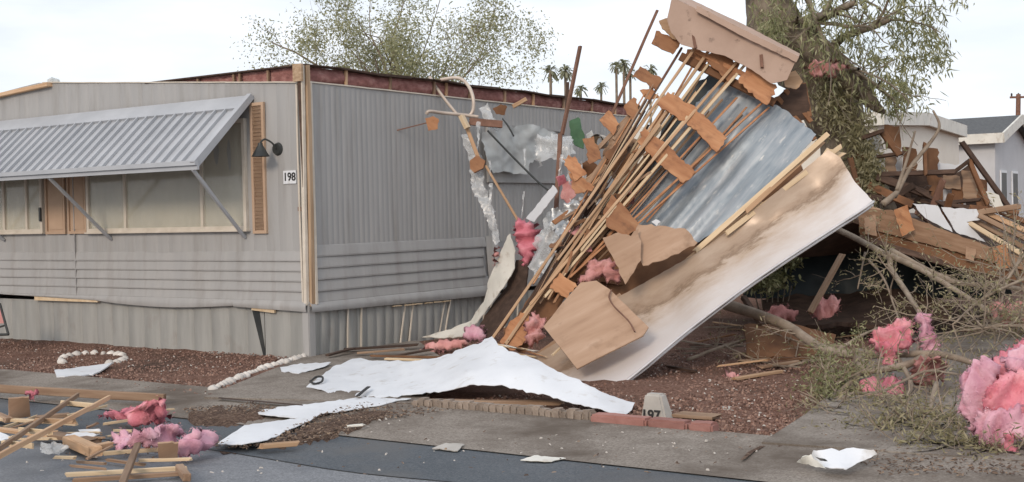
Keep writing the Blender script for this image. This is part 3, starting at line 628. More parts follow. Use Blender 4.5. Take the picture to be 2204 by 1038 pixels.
def shutter(s0, s1, z0, z1, lou=True):
    mb = MB(); f = .035
    for (a, b, c, e) in ((s0, s1, z0, z0 + f), (s0, s1, z1 - f, z1), (s0, s0 + f, z0 + f, z1 - f), (s1 - f, s1, z0 + f, z1 - f)): mb.box(FW(a, c, .002), U * (b - a), UP * (e - c), W * .03)
    mb.box(FW(s0 + f, z0 + f, .002), U * (s1 - s0 - 2 * f), UP * (z1 - z0 - 2 * f), W * .008)
    sh = mb.build('shutter', m_shut, home)
    if lou:
        lb = MB(); z = z0 + f + .01
        while z < z1 - f - .035: lb.add([FW(s0 + f, z, .024), FW(s1 - f, z, .024), FW(s1 - f, z + .034, .011), FW(s0 + f, z + .034, .011)], [(0, 1, 2, 3), (3, 2, 1, 0)]); z += .042
        lb.build('louvres', m_shut, sh)
    else:
        lb = MB(); lb.box(FW(s0 + .06, z0 + .06, .010), U * (s1 - s0 - .12), UP * (z1 - z0 - .12), W * .008); lb.build('shutter_panel', m_shut, sh)
shutter(.585, .80, 1.40, 2.87)
shutter(3.77, 4.15, 1.43, 2.62, False); shutter(4.20, 4.61, 1.43, 2.62, False)
# awning
AZ0, AZ1, AD, AS0, AS1 = 2.945, 2.165, .86, .77, 8.4
def AW(s, t, n=0.0):
    p = FW(s, AZ0 + (AZ1 - AZ0) * t, .015 + AD * t); return p + (W * (AZ0 - AZ1) + UP * AD).normalized() * n
aw = MB(); pitch = .168; s = AS0 + .05; cols = [(AS0, 0)]
while s < AS1:
    cols += [(s - .020, 0), (s - .016, -.007), (s - .012, -.007), (s - .010, .032), (s + .010, .032), (s + .012, -.007), (s + .016, -.007), (s + .020, 0)]; s += pitch
cols.append((AS1, 0))
b = 0
for (s, hgt) in cols:
    for t in (.20, .6, .985): aw.v.append(AW(s, t, .004 + hgt))
for i in range(len(cols) - 1):
    for k in range(2): aw.f.append([i * 3 + k, i * 3 + k + 1, i * 3 + k + 4, i * 3 + k + 3])
awn = aw.build('awning', m_awn, home)
mb = MB(); mb.add([AW(AS0, 0, .02), AW(AS1, 0, .02), AW(AS1, .21, .034), AW(AS0, .21, .034), AW(AS0, 0, -.005), AW(AS1, 0, -.005), AW(AS1, .21, -.005), AW(AS0, .21, -.005)],
    [(0, 3, 2, 1), (4, 5, 6, 7), (3, 7, 6, 2), (0, 4, 7, 3), (1, 2, 6, 5)])
mb.build('flashing', m_awn, awn)
mb = MB(); mb.bar(AW(AS0 - .02, .985, .005), AW(AS1, .985, .005), .05, .05); mb.bar(AW(AS0 - .02, 1.0, -.045), AW(AS1, 1.0, -.045), .03, .05); mb.build('front_gutter', m_awn, awn)
mb = MB(); mb.add([AW(AS0 - .015, 0, .04), AW(AS0 - .015, 1, .035), AW(AS0 - .015, 1, -.05), AW(AS0 - .015, 0, -.03), AW(AS0 + .05, 0, .042), AW(AS0 + .05, 1, .037), AW(AS0 + .05, 1, -.05), AW(AS0 + .05, 0, -.03)],
   [(0, 1, 2, 3), (7, 6, 5, 4), (0, 4, 5, 1), (1, 5, 6, 2), (2, 6, 7, 3), (3, 7, 4, 0)]); mb.build('side_rail', m_awn, awn)
for a, c in ((.84, .95), (3.35, 3.32), (5.85, 5.55)):
    board('bracket_arm', FW(a, 2.11, AD - .02), FW(c, 1.36, .015), .036, .036, m_awn, awn, up=U)
# lamp
lp = MB(); lp.tube([FW(.40, 2.335, .0), FW(.40, 2.335, .03)], [.075, .06], 18); lamp = lp.build('wall_lamp', m_dark, home)
arm = smoothpath([FW(.40, 2.335, .03), FW(.41, 2.40, .08), FW(.44, 2.44, .16), FW(.46, 2.40, .21)], 6); mb = MB(); mb.tube(arm, .011, 8); mb.build('lamp_arm', m_dark, lamp, True)
c = FW(.46, 2.40, .21); mb = MB(); mb.tube([c, c - UP * .03, c - UP * .06, c - UP * .11, c - UP * .15], [.025, .03, .05, .075, .10], 20, False); mb.build('lamp_shade', m_dark, lamp, True)
# number plate
mb = MB(); mb.box(FW(.315, 1.945, .004), -U * .19, UP * .145, W * .012); npl = mb.build('number_plate', m_white, home)
text_mesh('digits', '198', .125, m_ink, basis(-U, UP, W, FW(.22, 2.017, .018)), npl, .002)
mb = MB(); mb.box(FW(.10, 1.64, .005), -U * .05, UP * .045, W * .02); mb.build('wall_tap', m_rust, home)
# side window under milky plastic
sw = MB(); s0, s1, z0, z1 = 3.45, 5.2, 2.02, 2.72
for (a, b, c, e) in ((s0 - .04, s1 + .04, z0 - .04, z0), (s0 - .04, s1 + .04, z1, z1 + .04), (s0 - .04, s0, z0, z1), (s1, s1 + .04, z0, z1)): sw.box(SW(a, c, .0), V * (b - a), UP * (e - c), -U * .04)
swn = sw.build('window', m_siding, home)
mb = MB(); mb.box(SW(s0, z0, .01), V * (s1 - s0), UP * (z1 - z0), -U * .006); mb.build('pane', m_siding, swn)
sheet('plastic_cover', [(1040, 284, 16.2), (1058, 276, 16.3), (1150, 268, 17.1), (1200, 286, 17.5), (1180, 330, 17.3), (1140, 350, 17.0), (1134, 376, 16.9), (1090, 370, 16.6), (1060, 374, 16.3), (1046, 340, 16.2)], m_plasw, swn, step=6, jag=1.5, thick=.002, crumple=.03, cscale=3, ridge=True, seed=3)

# ================================================================== TREES AND THE DISTANCE
def grow(p, d, L, r, depth, mb, tips, rnd, bend=.25, kids=3, up=.1, seg=4):
    pts = [Vector(p)]; rs = [r]; dd = Vector(d).normalized()
    for i in range(seg):
        dd = (dd + Vector((rnd.gauss(0, bend), rnd.gauss(0, bend), rnd.gauss(0, bend) + up)) * .5).normalized()
        pts.append(pts[-1] + dd * L / seg); rs.append(r * (1 - .55 * (i + 1) / seg))
    mb.tube(pts, rs, 6 if depth > 1 else 4, False)
    if depth <= 0: tips.extend(pts[1:]); return
    if depth == 1: tips.extend(pts[2:])
    for k in range(kids):
        i = rnd.randint(1, seg); t = (pts[i] - pts[i - 1]).normalized()
        ax = t.orthogonal(); ax.rotate(Matrix.Rotation(rnd.uniform(0, 6.28), 3, t)); nd = t + ax * rnd.uniform(.45, 1.0)
        grow(pts[i], nd, L * rnd.uniform(.5, .75), rs[i] * .62, depth - 1, mb, tips, rnd, bend, kids, up, seg)
rn = random.Random(21)
b0 = P(880, 330, 31); b0.z = 0
t1 = empty('tree', b0, 'sparse leafy tree with thin pale green leaves rising behind the roofless home', 'tree')
mb = MB(); tips = []
mb.tube([b0, b0 + Vector((.05, 0, 1.5)), b0 + Vector((0, 0, 2.7))], [.28, .22, .18], 8)
for (px, py, r) in ((720, 90, .09), (800, 20, .10), (860, -40, .11), (930, -10, .10), (1000, 60, .09), (1075, 100, .07), (1130, 130, .06), (770, 130, .07), (900, 80, .08), (820, -90, .09), (920, -90, .09), (980, -60, .08), (760, -30, .08), (1050, 20, .07)):
    e = P(px, py, 31 + rn.uniform(-2, 2)); s_ = b0 + Vector((rn.uniform(-.3, .3), rn.uniform(-.3, .3), 2.4 + rn.uniform(0, .3))); dv = e - s_
    grow(s_, dv, dv.length * .68, r * .55, 3, mb, tips, rn, .20, 3, .08, 5)
e = P(600, 55, 31); grow(P(705, 160, 31), e - P(705, 160, 31), 1.7, .035, 2, mb, tips, rn, .2, 3, .05, 5)
mb.build('trunk', m_bark, t1)
tp = np.array([tuple(t) for t in tips]); r = np.random.default_rng(5)
cc = tp[r.integers(0, len(tp), 50000)] + r.normal(0, .16, (50000, 3))
cc = cc[np.array([noise.noise(Vector(x) * .9) for x in cc]) > -.12]
v, f = leaves(cc, .085, .017, .3, 3); obj('crown', v, f, m_leafA, t1)

# leaning broken tree on the right
rn = random.Random(5)
tb = P(1868, 720, 16.4); tb.z = 0
t2 = empty('tree', tb, 'big leaning tree with thick broken trunk and drooping leaves behind the roof wreckage', 'tree')
mb = MB()
path = smoothpath([tb, P(1866, 560, 16.3), P(1855, 430, 16.2), P(1815, 290, 16.1), P(1745, 165, 16.0), P(1672, 60, 15.9), P(1630, -80, 15.9)], 6)
rs = [.40 - .10 * i / len(path) for i in range(len(path))]; rs = [r_ * (1 + .10 * math.sin(i * 1.3)) for i, r_ in enumerate(rs)]
mb.tube(path, rs, 18)
for v_ in mb.v:
    k = noise.fractal(v_ * 2.2, 1, 2, 3) * .07; v_ += Vector((k, k * .5, k * .3))
mb.build('trunk', m_bark, t2, True)
lb = MB(); lb.tube(smoothpath([P(1690, 70, 15.8), P(1760, 110, 15.6), P(1850, 190, 15.5), P(1880, 225, 15.5), P(1905, 243, 15.5)], 4), [.24 - .0135 * i for i in range(17)], 10)
tips2 = []
for (a, b, c) in (((1650, 20), (1720, -60), .09), ((1700, 90), (1820, -20), .10), ((1760, 120), (1900, 40), .08), ((1800, 170), (1930, 110), .06), ((1690, 60), (1780, 10), .08), ((1850, 200), (1945, 180), .03), ((1640, 10), (1600, -60), .06),
                  ((1760, -50), (1960, 20), .06), ((1700, -60), (1850, 60), .06)):
    p0 = P(a[0], a[1], 15.8); p1 = P(b[0], b[1], 15.2 + rn.uniform(-.6, .8)); grow(p0, p1 - p0, (p1 - p0).length * 1.05, c * .8, 2, lb, tips2, rn, .3, 3, -.01, 5)
lb.build('limbs', m_bark, t2, True)
r = np.random.default_rng(8)
clus = [(1700, 20, 60, 26), (1780, 10, 70, 30), (1870, 20, 70, 30), (1950, 40, 55, 34), (1830, 80, 60, 30), (1910, 110, 50, 36), (1760, 90, 45, 24), (1880, 160, 40, 26), (1960, 120, 36, 40), (2010, 60, 28, 40), (1720, -40, 60, 30), (1850, -40, 90, 30), (1950, -20, 70, 30), (1940, 175, 26, 14), (1660, 40, 26, 30)]
pts = []
for (x, y, sx, sy) in clus:
    for k in range(17):
        cx, cy, cyy = x + r.normal() * sx * .75, y + r.normal() * sy * .75, 15.4 + r.normal() * .6
        base = P(cx, cy, cyy); n = r.integers(14, 32); l = r.uniform(.12, .5)
        for j in range(n): t = r.uniform(); pts.append((base.x + r.normal() * .05 + .05 * t, base.y + r.normal() * .06, base.z - t * l + r.normal() * .03))
pts += [tuple(t + Vector((r.normal() * .08, r.normal() * .08, r.normal() * .08))) for t in tips2 for _ in range(1)]
v, f = leaves(np.array(pts), .11, .010, 1.2, 9, .8); obj('crown', v, f, m_leafB, t2)
pts = []
for (x, y, sx, sy, n) in ((1800, 230, 44, 48, 700), (1850, 300, 34, 50, 800), (1872, 370, 22, 38, 1300), (1790, 180, 40, 30, 300), (1660, 60, 30, 40, 260), (1880, 420, 16, 16, 500)):
    for k in range(n): p = P(x + r.normal() * sx * .6, y + r.normal() * sy * .6, 15.55 + r.normal() * .12); pts.append(tuple(p))
v, f = leaves(np.array(pts), .10, .012, .8, 10, 1.0); obj('trunk_sprouts', v, f, m_leafD, t2)

# palms
def palm(name, base, h, seed):
    rnd = random.Random(seed); e = empty(name, base, 'x', 'palm tree', 'tall palms far behind the home')
    mb = MB(); mb.tube([base, base + Vector((.1, 0, h * .5)), base + Vector((.15, 0, h))], [.13, .11, .10], 7); mb.build('trunk', m_bark, e)
    vs = []; fs = []; top = base + Vector((.15, 0, h))
    for i in range(46):
        a = rnd.uniform(0, 6.28); el = rnd.uniform(-.9, 1.1); L = rnd.uniform(.45, .75); d = Vector((math.cos(a) * math.cos(el), math.sin(a) * math.cos(el), math.sin(el)))
        m = top + d * L * .6; t = top + d * L - UP * L * rnd.uniform(.15, .5); sd = d.cross(UP).normalized() * rnd.uniform(.06, .12); b = len(vs)
        vs += [top, m + sd, t + sd * .7, t + d * .05 - UP * .06, t - sd * .7, m - sd]; fs.append([b, b + 1, b + 2, b + 3, b + 4, b + 5])
    obj('crown', vs, fs, m_palm, e); return e
pal = []
for i, (px, py, Y) in enumerate(((1322, 142, 95), (1338, 138, 92), (1352, 156, 96), (1290, 186, 110), (1180, 152, 85), (1212, 152, 85), (1246, 192, 105), (1395, 150, 95))):
    top = P(px, py, Y); pal.append(palm('palm_tree', Vector((top.x, top.y, 0)), top.z, i))
for o, l in zip(pal, ('leftmost palm of the tight trio right of the upright rod', 'middle and tallest palm of the tight trio right of the upright rod', 'right palm of the tight trio, slightly shorter than its neighbours',
                      'short lone palm between the upright rod and the trio of palms', 'palm against the bare twigs at the right end of the leafy tree', 'palm with full crown just left of the upright rod', 'small low palm just right of the upright rod', 'palm half hidden behind the top battens of the wrecked roof')): o['label'] = l
# far hedge line so the horizon is not bare
pts = []
for k in range(16000):
    px = r.uniform(-300, 2600); Y = r.uniform(90, 150); p = P(px, 440, Y); hmax = 1.5 + 2.2 * abs(noise.noise(Vector((px * .01, Y * .02, 0)))); pts.append((p.x, p.y, r.uniform(0, hmax)))
v, f = leaves(np.array(pts), .9, .35, 0, 30); tag(obj('distant_hedge', v, f, m_leafB), 'low band of distant greenery along the horizon behind the houses', 'hedge', kind='stuff')

# background houses
def boxhouse(name, org, a, b, h, wallm, roofm, label, rise=.25, over=.15, wins=()):
    e = empty(name, org, label, 'house'); o = Vector(org)
    mb = MB(); mb.box(o, a, b, UP * h); wl = mb.build('wall', wallm, e)
    an, bn = a.normalized(), b.normalized(); p = [o - an * over - bn * over, o + a + an * over - bn * over, o + a + b + an * over + bn * over, o - an * over + b + bn * over]
    r0 = p[0].lerp(p[3], .5); r1 = p[1].lerp(p[2], .5); mb = MB(); H = UP * (h + .004); T = UP * .16
    q = [p[0] + H, p[1] + H, r1 + H + UP * rise, r0 + H + UP * rise, p[3] + H, p[2] + H]; q2 = [x + T for x in q]
    mb.add(q2 + q, [(0, 1, 2, 3), (3, 2, 5, 4), (7, 6, 9, 8), (8, 9, 10, 11), (0, 6, 7, 1), (4, 5, 11, 10), (1, 7, 8, 2), (2, 8, 11, 5), (0, 3, 9, 6), (3, 4, 10, 9)]); mb.build('roof', roofm, e)
    mb = MB()
    for (x0, x1) in ((p[0], p[1]), (p[1], r1 + UP * rise), (r1 + UP * rise, p[2]), (p[3], p[2])): mb.bar(x0 + H + UP * .06, x1 + H + UP * .06, .05, .24)
    mb.build('fascia', m_whited, e)
    mb = MB(); mb.add([o + a + UP * h, o + a + b + UP * h, o + a + b * .5 + UP * (h + rise + .05), o + a * .99 + UP * h, o + a * .99 + b + UP * h, o + a * .99 + b * .5 + UP * (h + rise + .05)], [(0, 1, 2), (5, 4, 3), (0, 2, 5, 3), (1, 4, 5, 2)])
    mb.build('gable', wallm, e)
    for (f0, dv, nv, s, wd, z0, z1) in wins:
        mb = MB(); c = f0 + dv * s; mb.box(c - dv * .06 + UP * (z0 - .06) + nv * .004, dv * (wd + .12), UP * (z1 - z0 + .12), nv * .03); wn = mb.build('window', m_white, e)
        mb = MB(); mb.box(c + UP * z0 + nv * .036, dv * wd, UP * (z1 - z0), nv * .004); mb.build('pane', m_dark, wn)
    return e
A0 = P(1893, 440, 21.6); A0.z = 0
boxhouse('house', A0 + U * 5, -U * 5, V * 5.2, 3.0, m_cream, m_whited, 'cream mobile home with low white roof edge behind the right wreckage', .12, .12)
B0 = P(2143, 440, 30.0); B0.z = 0
boxhouse('house', B0 + U * 9, -U * 9, V * 3.6, 3.05, m_gwall, m_shing, 'pale grey house with dark shingled gable roof at far right', .55, .25,
         [(B0, V, -U, .5, .5, .9, 2.3), (B0, V, -U, 1.7, .5, .9, 2.3), (B0, U, W, 1.2, .9, .9, 2.2)])
D0 = P(2215, 440, 40.0); D0.z = 0
boxhouse('house', D0 + U * 1.2, -U * 8, V * 5, 2.5, m_white, m_whited, 'small white trailer at the right edge beyond the grey house', .2, .15)
# utility pole
pb = P(2186, 440, 62); pt = P(2192, 203, 62); pb.z = 0
up_ = empty('utility_pole', pb, 'wooden utility pole with crossarm rising behind the grey house', 'utility pole')
mb = MB(); mb.tube([pb, pt], [.16, .11], 10); mb.build('pole', m_rust, up_)
mb = MB(); mb.bar(pt + Vector((-.42, 0, -.15)), pt + Vector((.5, 0, -.15)), .09, .1); mb.build('crossarm', m_rust, up_)
for k in (-.34, .0, .4):
    mb = MB(); mb.tube([pt + Vector((k, 0, -.1)), pt + Vector((k, 0, .0)), pt + Vector((k, 0, .06))], [.04, .05, .03], 8); mb.build('insulator', m_dark, up_)

# ================================================================== FALLEN ROOF SECTION (main wreck)
wr = empty('fallen_roof_section', G(1230, 800), 'torn-off roof section standing on edge with tan battens, orange plywood plates and grey metal skin', 'roof wreckage')
OFF = UP.cross(Vector((1, 0, 0)))
nW = Vector((0, -1, .25)).normalized()
def batten(a, b, w_=.032, t_=.05, off=0.0, m=m_wood, nm='batten', bow=.0, sd=0):
    return board(nm, PW(a[0], a[1], off), PW(b[0], b[1], off), w_, t_, m, wr, up=nW, bow=bow, seed=sd)
for i, (a, b, w_, off, m, bw) in enumerate((
    ((1062, 726), (1496, 104), .036, -.02, m_wood, .05), ((1088, 742), (1524, 112), .040, .0, m_wood, .04), ((1118, 690), (1541, 116), .032, .03, m_pale, .03),
    ((1142, 655), (1586, 134), .034, -.03, m_wood, .05), ((1172, 640), (1604, 139), .036, .0, m_pale, .03), ((1200, 610), (1566, 176), .028, .04, m_wood, .02),
    ((1228, 596), (1640, 222), .026, .0, m_gus, .02), ((1330, 520), (1655, 232), .022, .03, m_gus, .01), ((1392, 478), (1606, 232), .022, .05, m_gus, .01),
    ((1100, 722), (1350, 380), .03, .05, m_wood2, .02), ((1160, 655), (1415, 300), .03, .06, m_wood2, .02), ((1250, 540), (1480, 250), .03, -.05, m_pale, .02),
    ((1200, 560), (1420, 270), .03, -.06, m_wood, .03), ((1300, 425), (1450, 200), .03, .02, m_wood, .0), ((1330, 420), (1520, 175), .024, -.02, m_pale, .0))):
    batten(a, b, w_ * .8, .034, off, m, bow=bw, sd=i)
for i, (a, b, w_) in enumerate((((1310, 262), (1415, 22), .03), ((1393, 225), (1467, 104), .024), ((1322, 300), (1376, 228), .04), ((1268, 340), (1372, 232), .045), ((1262, 400), (1360, 262), .05), ((1290, 398), (1392, 250), .035))):
    batten(a, b, w_, .035, .25, m_rust if i < 2 else m_wood2, 'broken_batten', sd=i + 40)
rj0 = random.Random(12)
for k in range(32):
    t = rj0.random(); x0 = 1075 + 235 * t + rj0.uniform(-14, 20); y0 = 735 - 215 * t + rj0.uniform(-10, 20); x1 = 1425 + 190 * t + rj0.uniform(-60, 25); y1 = 180 + 10 * t + rj0.uniform(-40, 60)
    u0 = rj0.choice((0, 0, .0, .2, .35, .5)); u1 = rj0.choice((1, 1, .9, .75, .6)); 
    if u1 - u0 < .3: u1 = u0 + .35
    batten((x0 + (x1 - x0) * u0, y0 + (y1 - y0) * u0), (x0 + (x1 - x0) * u1 + rj0.uniform(-8, 8), y0 + (y1 - y0) * u1), rj0.uniform(.010, .024), rj0.uniform(.012, .03), rj0.uniform(-.07, .22), rj0.choice((m_wood, m_wood2, m_pale, m_gus, m_dkwood, m_wood2)), 'lath', bow=rj0.uniform(-.06, .08), sd=200 + k)
for k in range(22):
    x = rj0.uniform(1180, 1420); y = 700 - (x - 1080) * 1.12 + rj0.uniform(-45, 40); a = rj0.uniform(.2, 1.5); l = rj0.uniform(18, 60)
    batten((x - l * math.cos(a) / 2, y + l * math.sin(a) / 2), (x + l * math.cos(a) / 2, y - l * math.sin(a) / 2), rj0.uniform(.012, .045), .014, rj0.uniform(-.08, .1), rj0.choice((m_wood2, m_gusd, m_wood, m_gus, m_dkwood)), 'splinter', sd=300 + k)
for k in range(12):
    x = rj0.uniform(1170, 1460); y = 700 - (x - 1080) * 1.1 + rj0.uniform(-50, 30); q = [(x + rj0.uniform(8, 26) * math.cos(a_), y + rj0.uniform(6, 20) * math.sin(a_), YW(x, y, rj0.uniform(-.06, .12))) for a_ in (0, .9, 1.9, 2.9, 4, 5.2)]
    sheet('torn_scrap', q, rj0.choice((m_pink2, m_gusd, m_board, m_gus, m_dkwood, m_rim)), wr, step=6, jag=2.2, thick=.01, crumple=.04, cscale=6, seed=700 + k)
def plate(q, off=-.06, m=m_gus, nm='gusset_plate', th=.012, jag=.8, sd=0, par=None, curl=.006):
    return sheet(nm, [(x, y, YW(x, y, off)) for x, y in q], m, par or wr, step=7, jag=jag, thick=th, crumple=curl, cscale=5, seed=sd)
for i, (q, off, m) in enumerate((
    ([(1360, 162), (1376, 144), (1424, 172), (1411, 193), (1390, 180)], .16, m_gus), ([(1404, 92), (1414, 66), (1466, 90), (1450, 117)], .16, m_gus), ([(1466, 132), (1490, 100), (1526, 120), (1506, 152)], .04, m_gus),
    ([(1522, 128), (1542, 104), (1592, 136), (1570, 180)], -.02, m_gus), ([(1588, 172), (1612, 138), (1676, 188), (1650, 224), (1628, 212)], -.08, m_gus), ([(1416, 222), (1440, 196), (1490, 226), (1564, 300), (1542, 326), (1500, 282), (1460, 250)], -.06, m_gus),
    ([(1370, 304), (1390, 274), (1440, 318), (1499, 368), (1472, 394), (1420, 352)], -.07, m_gus), ([(1288, 258), (1310, 240), (1332, 268), (1318, 292)], .2, m_gus), ([(1343, 230), (1364, 208), (1382, 246), (1364, 264)], .18, m_gus),
    ([(1180, 622), (1207, 588), (1242, 616), (1219, 645)], -.06, m_gus), ([(1296, 460), (1316, 420), (1340, 440), (1372, 482), (1352, 508), (1310, 490)], -.07, m_gus), ([(1074, 738), (1098, 690), (1132, 668), (1156, 700), (1128, 736), (1104, 752)], .02, m_gus),
    ([(1254, 300), (1276, 294), (1292, 340), (1270, 352)], .2, m_gus), ([(1213, 342), (1240, 334), (1264, 374), (1236, 388)], .2, m_gus), ([(1222, 372), (1252, 380), (1290, 408), (1240, 415)], .22, m_gus), ([(1300, 330), (1340, 300), (1365, 345), (1330, 380)], .16, m_gusd),
    ([(1376, 196), (1404, 186), (1420, 210), (1392, 214)], .2, m_gus))): plate([(x + rj0.uniform(-3, 3), y + rj0.uniform(-3, 3)) for x, y in q], off + rj0.uniform(-.02, .02), m, sd=i, jag=1.8, curl=.016)
# metal skin, slightly corrugated along the battens
def corr(q): return .016 * np.sin((q[:, 0] * .76 + q[:, 1] * .65) * .17) * np.clip((1660 - q[:, 0]) / 150, .12, 1)
sheet('metal_skin', [(1490, 232, 13.25), (1545, 178, 13.3), (1575, 172, 13.25), (1640, 210, 13.1), (1690, 236, 13.0), (1757, 290, 12.75), (1720, 335, 12.7), (1640, 418, 12.6), (1560, 490, 12.6), (1505, 522, 12.65), (1440, 520, 12.75), (1370, 506, 12.9), (1330, 480, 13.0), (1400, 372, 13.1)],
      m_galv, wr, ctrl=[(1560, 350, 12.95), (1640, 300, 12.85), (1480, 440, 12.85)], step=7, jag=1.2, thick=.004, crumple=.02, cscale=1.6, seed=3, rib=corr)
sheet('roofing_felt', [(1350, 400, 13.35), (1392, 330, 13.4), (1440, 250, 13.5), (1490, 190, 13.55), (1545, 150, 13.5), (1580, 165, 13.4), (1520, 230, 13.4), (1440, 340, 13.3), (1390, 420, 13.2), (1340, 470, 13.1)], m_teal, wr, step=12, jag=3, crumple=.04, seed=5)
sheet('ceiling_board', [(1068, 742, 12.45), (1130, 650, 12.6), (1240, 520, 12.8), (1310, 440, 12.95), (1345, 480, 12.9), (1380, 520, 12.8), (1345, 612, 12.65), (1240, 606, 12.6), (1170, 706, 12.45), (1130, 760, 12.4)], m_gusd, wr, step=12, jag=2, crumple=.04, thick=.012, seed=6)
# tan eave box along the top
sheet('eave_face', [(1436, 40, 13.0), (1446, -4, 13.02), (1500, 20, 13.0), (1600, 78, 12.9), (1712, 132, 12.75), (1694, 172, 12.75), (1660, 180, 12.78), (1618, 150, 12.85), (1560, 120, 12.9), (1500, 106, 12.95), (1466, 96, 13.0), (1444, 70, 13.0)], m_beam, wr, step=11, jag=.5, thick=.012, crumple=.004, cscale=3, seed=7, smooth=False)
sheet('eave_top', [(1446, -6, 13.0), (1480, -4, 13.35), (1600, 52, 13.25), (1722, 116, 13.05), (1714, 134, 12.74), (1600, 78, 12.88), (1500, 20, 12.98)], m_beam, wr, step=11, jag=.3, thick=.012, crumple=.003, seed=8, smooth=False)
sheet('eave_edge', [(1500, 12, 12.93), (1600, 64, 12.83), (1720, 122, 12.7), (1714, 134, 12.7), (1598, 78, 12.83), (1498, 24, 12.93)], m_beam, wr, step=10, jag=.3, thick=.02, seed=9)
batten((1478, 12), (1497, 104), .03, .03, -.16, m_rust, 'strap', sd=71); batten((1638, 118), (1640, 146), .03, .02, -.22, m_rust, 'strap', sd=72)
plate([(1418, 45), (1440, 38), (1448, 62), (1470, 88), (1448, 84), (1425, 62)], .1, m_wood, 'broken_block', sd=61)
plate([(1686, 162), (1712, 152), (1728, 176), (1714, 192), (1690, 186)], .1, m_wood, 'broken_block', sd=62)
for i, (a, b) in enumerate((((1672, 210), (1752, 300)), ((1690, 195), (1745, 262)), ((1730, 182), (1742, 250)), ((1718, 178), (1725, 245)))): batten(a, b, .05, .04, .35, m_gusd, 'rafter_stub', sd=80 + i)
sheet('end_board', [(1655, 225, 13.3), (1690, 192, 13.3), (1735, 180, 13.25), (1745, 255, 13.2), (1720, 262, 13.2), (1690, 236, 13.2)], m_dkwood, wr, step=10, jag=1, thick=.02, seed=12)
sheet('backing_board', [(1230, 604, 12.75), (1320, 560, 12.8), (1420, 510, 12.85), (1560, 480, 12.8), (1650, 405, 12.75), (1720, 345, 12.75), (1730, 372, 12.6), (1640, 446, 12.6), (1500, 556, 12.6), (1330, 650, 12.6), (1240, 640, 12.7)], m_gusd, wr, step=12, jag=1.5, thick=.015, crumple=.02, seed=66)
batten((1466, 122), (1668, 222), .09, .03, .05, m_gusd, 'ledger_board', sd=67); batten((1500, 112), (1640, 180), .05, .03, -.01, m_gus, 'ledger_board', sd=68)
for k in range(22):
    x = rj0.uniform(1195, 1345); y = 650 - (x - 1100) * 1.3 + rj0.uniform(-40, 70); a = rj0.uniform(.5, 1.3); l = rj0.uniform(35, 110)
    batten((x - l * math.cos(a) / 2, y + l * math.sin(a) / 2), (x + l * math.cos(a) / 2, y - l * math.sin(a) / 2), rj0.uniform(.02, .06), .02, rj0.uniform(.25, 1.0), rj0.choice((m_wood2, m_gusd, m_wood, m_dkwood, m_rust, m_gus)), 'broken_lath', sd=500 + k)
# pale split boards at the right edge
for i, (a, b, m) in enumerate((((1500, 538), (1778, 292), m_pale), ((1560, 505), (1806, 318), m_pale), ((1610, 452), (1770, 306), m_wood), ((1480, 560), (1640, 436), m_wood))):
    board('split_board', P(a[0], a[1], 12.35), P(b[0], b[1], 12.45 + .03 * i), .05, .02, m, wr, up=nW, seed=90 + i, ends=.03)
plate([(1768, 336), (1780, 318), (1822, 330), (1800, 345)], -.2, m_pale, 'torn_board_end', sd=95)

# long metal sheet (eave channel) sloping to the ground
sf = empty('metal_sheet', G(1290, 832), 'long curved white metal sheet with brown stains leaning diagonally from wreck to ground', 'metal sheet')
BAND = [(1150, 822), (1200, 808), (1300, 735), (1362, 686), (1446, 650), (1579, 548), (1667, 494), (1774, 418), (1812, 360)]
def stain(q):
    d = edgedist(q, BAND + BAND[::-1]); bx = np.array([b[0] for b in BAND]); by = np.array([b[1] for b in BAND])
    return .5 + d / 200 * np.sign(q[:, 1] - np.interp(q[:, 0], bx, by))
sheet('sheet_face', [(1142, 776, 12.1), (1250, 690, 12.2), (1330, 640, 12.25), (1500, 545, 12.32), (1640, 440, 12.35), (1782, 322, 12.4), (1808, 338, 12.35), (1840, 392, 12.2), (1878, 432, 12.08), (1852, 452, 11.93), (1650, 584, 11.58), (1500, 694, 11.38), (1390, 784, 11.18), (1330, 828, 11.1), (1290, 836, 11.1), (1240, 822, 11.3), (1192, 803, 11.7)],
      m_soff, sf, ctrl=[(1250, 758, 11.95), (1362, 684, 12.1), (1446, 650, 12.15), (1579, 546, 12.26), (1667, 492, 12.3), (1774, 416, 12.34), (1600, 575, 12.0), (1450, 690, 11.85), (1750, 470, 12.15)], step=10, jag=.3, thick=.006, crumple=.008, cscale=2, seed=22, attr=stain)
lipp = [P(1290, 838, 11.1), P(1335, 828, 11.1), P(1392, 785, 11.18), P(1500, 696, 11.38), P(1650, 586, 11.58), P(1852, 454, 11.93), P(1880, 434, 12.08)]
mb = MB(); mb.tube(smoothpath(lipp, 6), .013, 7); mb.build('rolled_edge', m_lip, sf, True)
mb = MB(); mb.tube(smoothpath([p + Vector((.0, .03, -.035)) for p in lipp[1:]], 6), .011, 7); mb.build('rolled_edge', m_lip, sf, True)

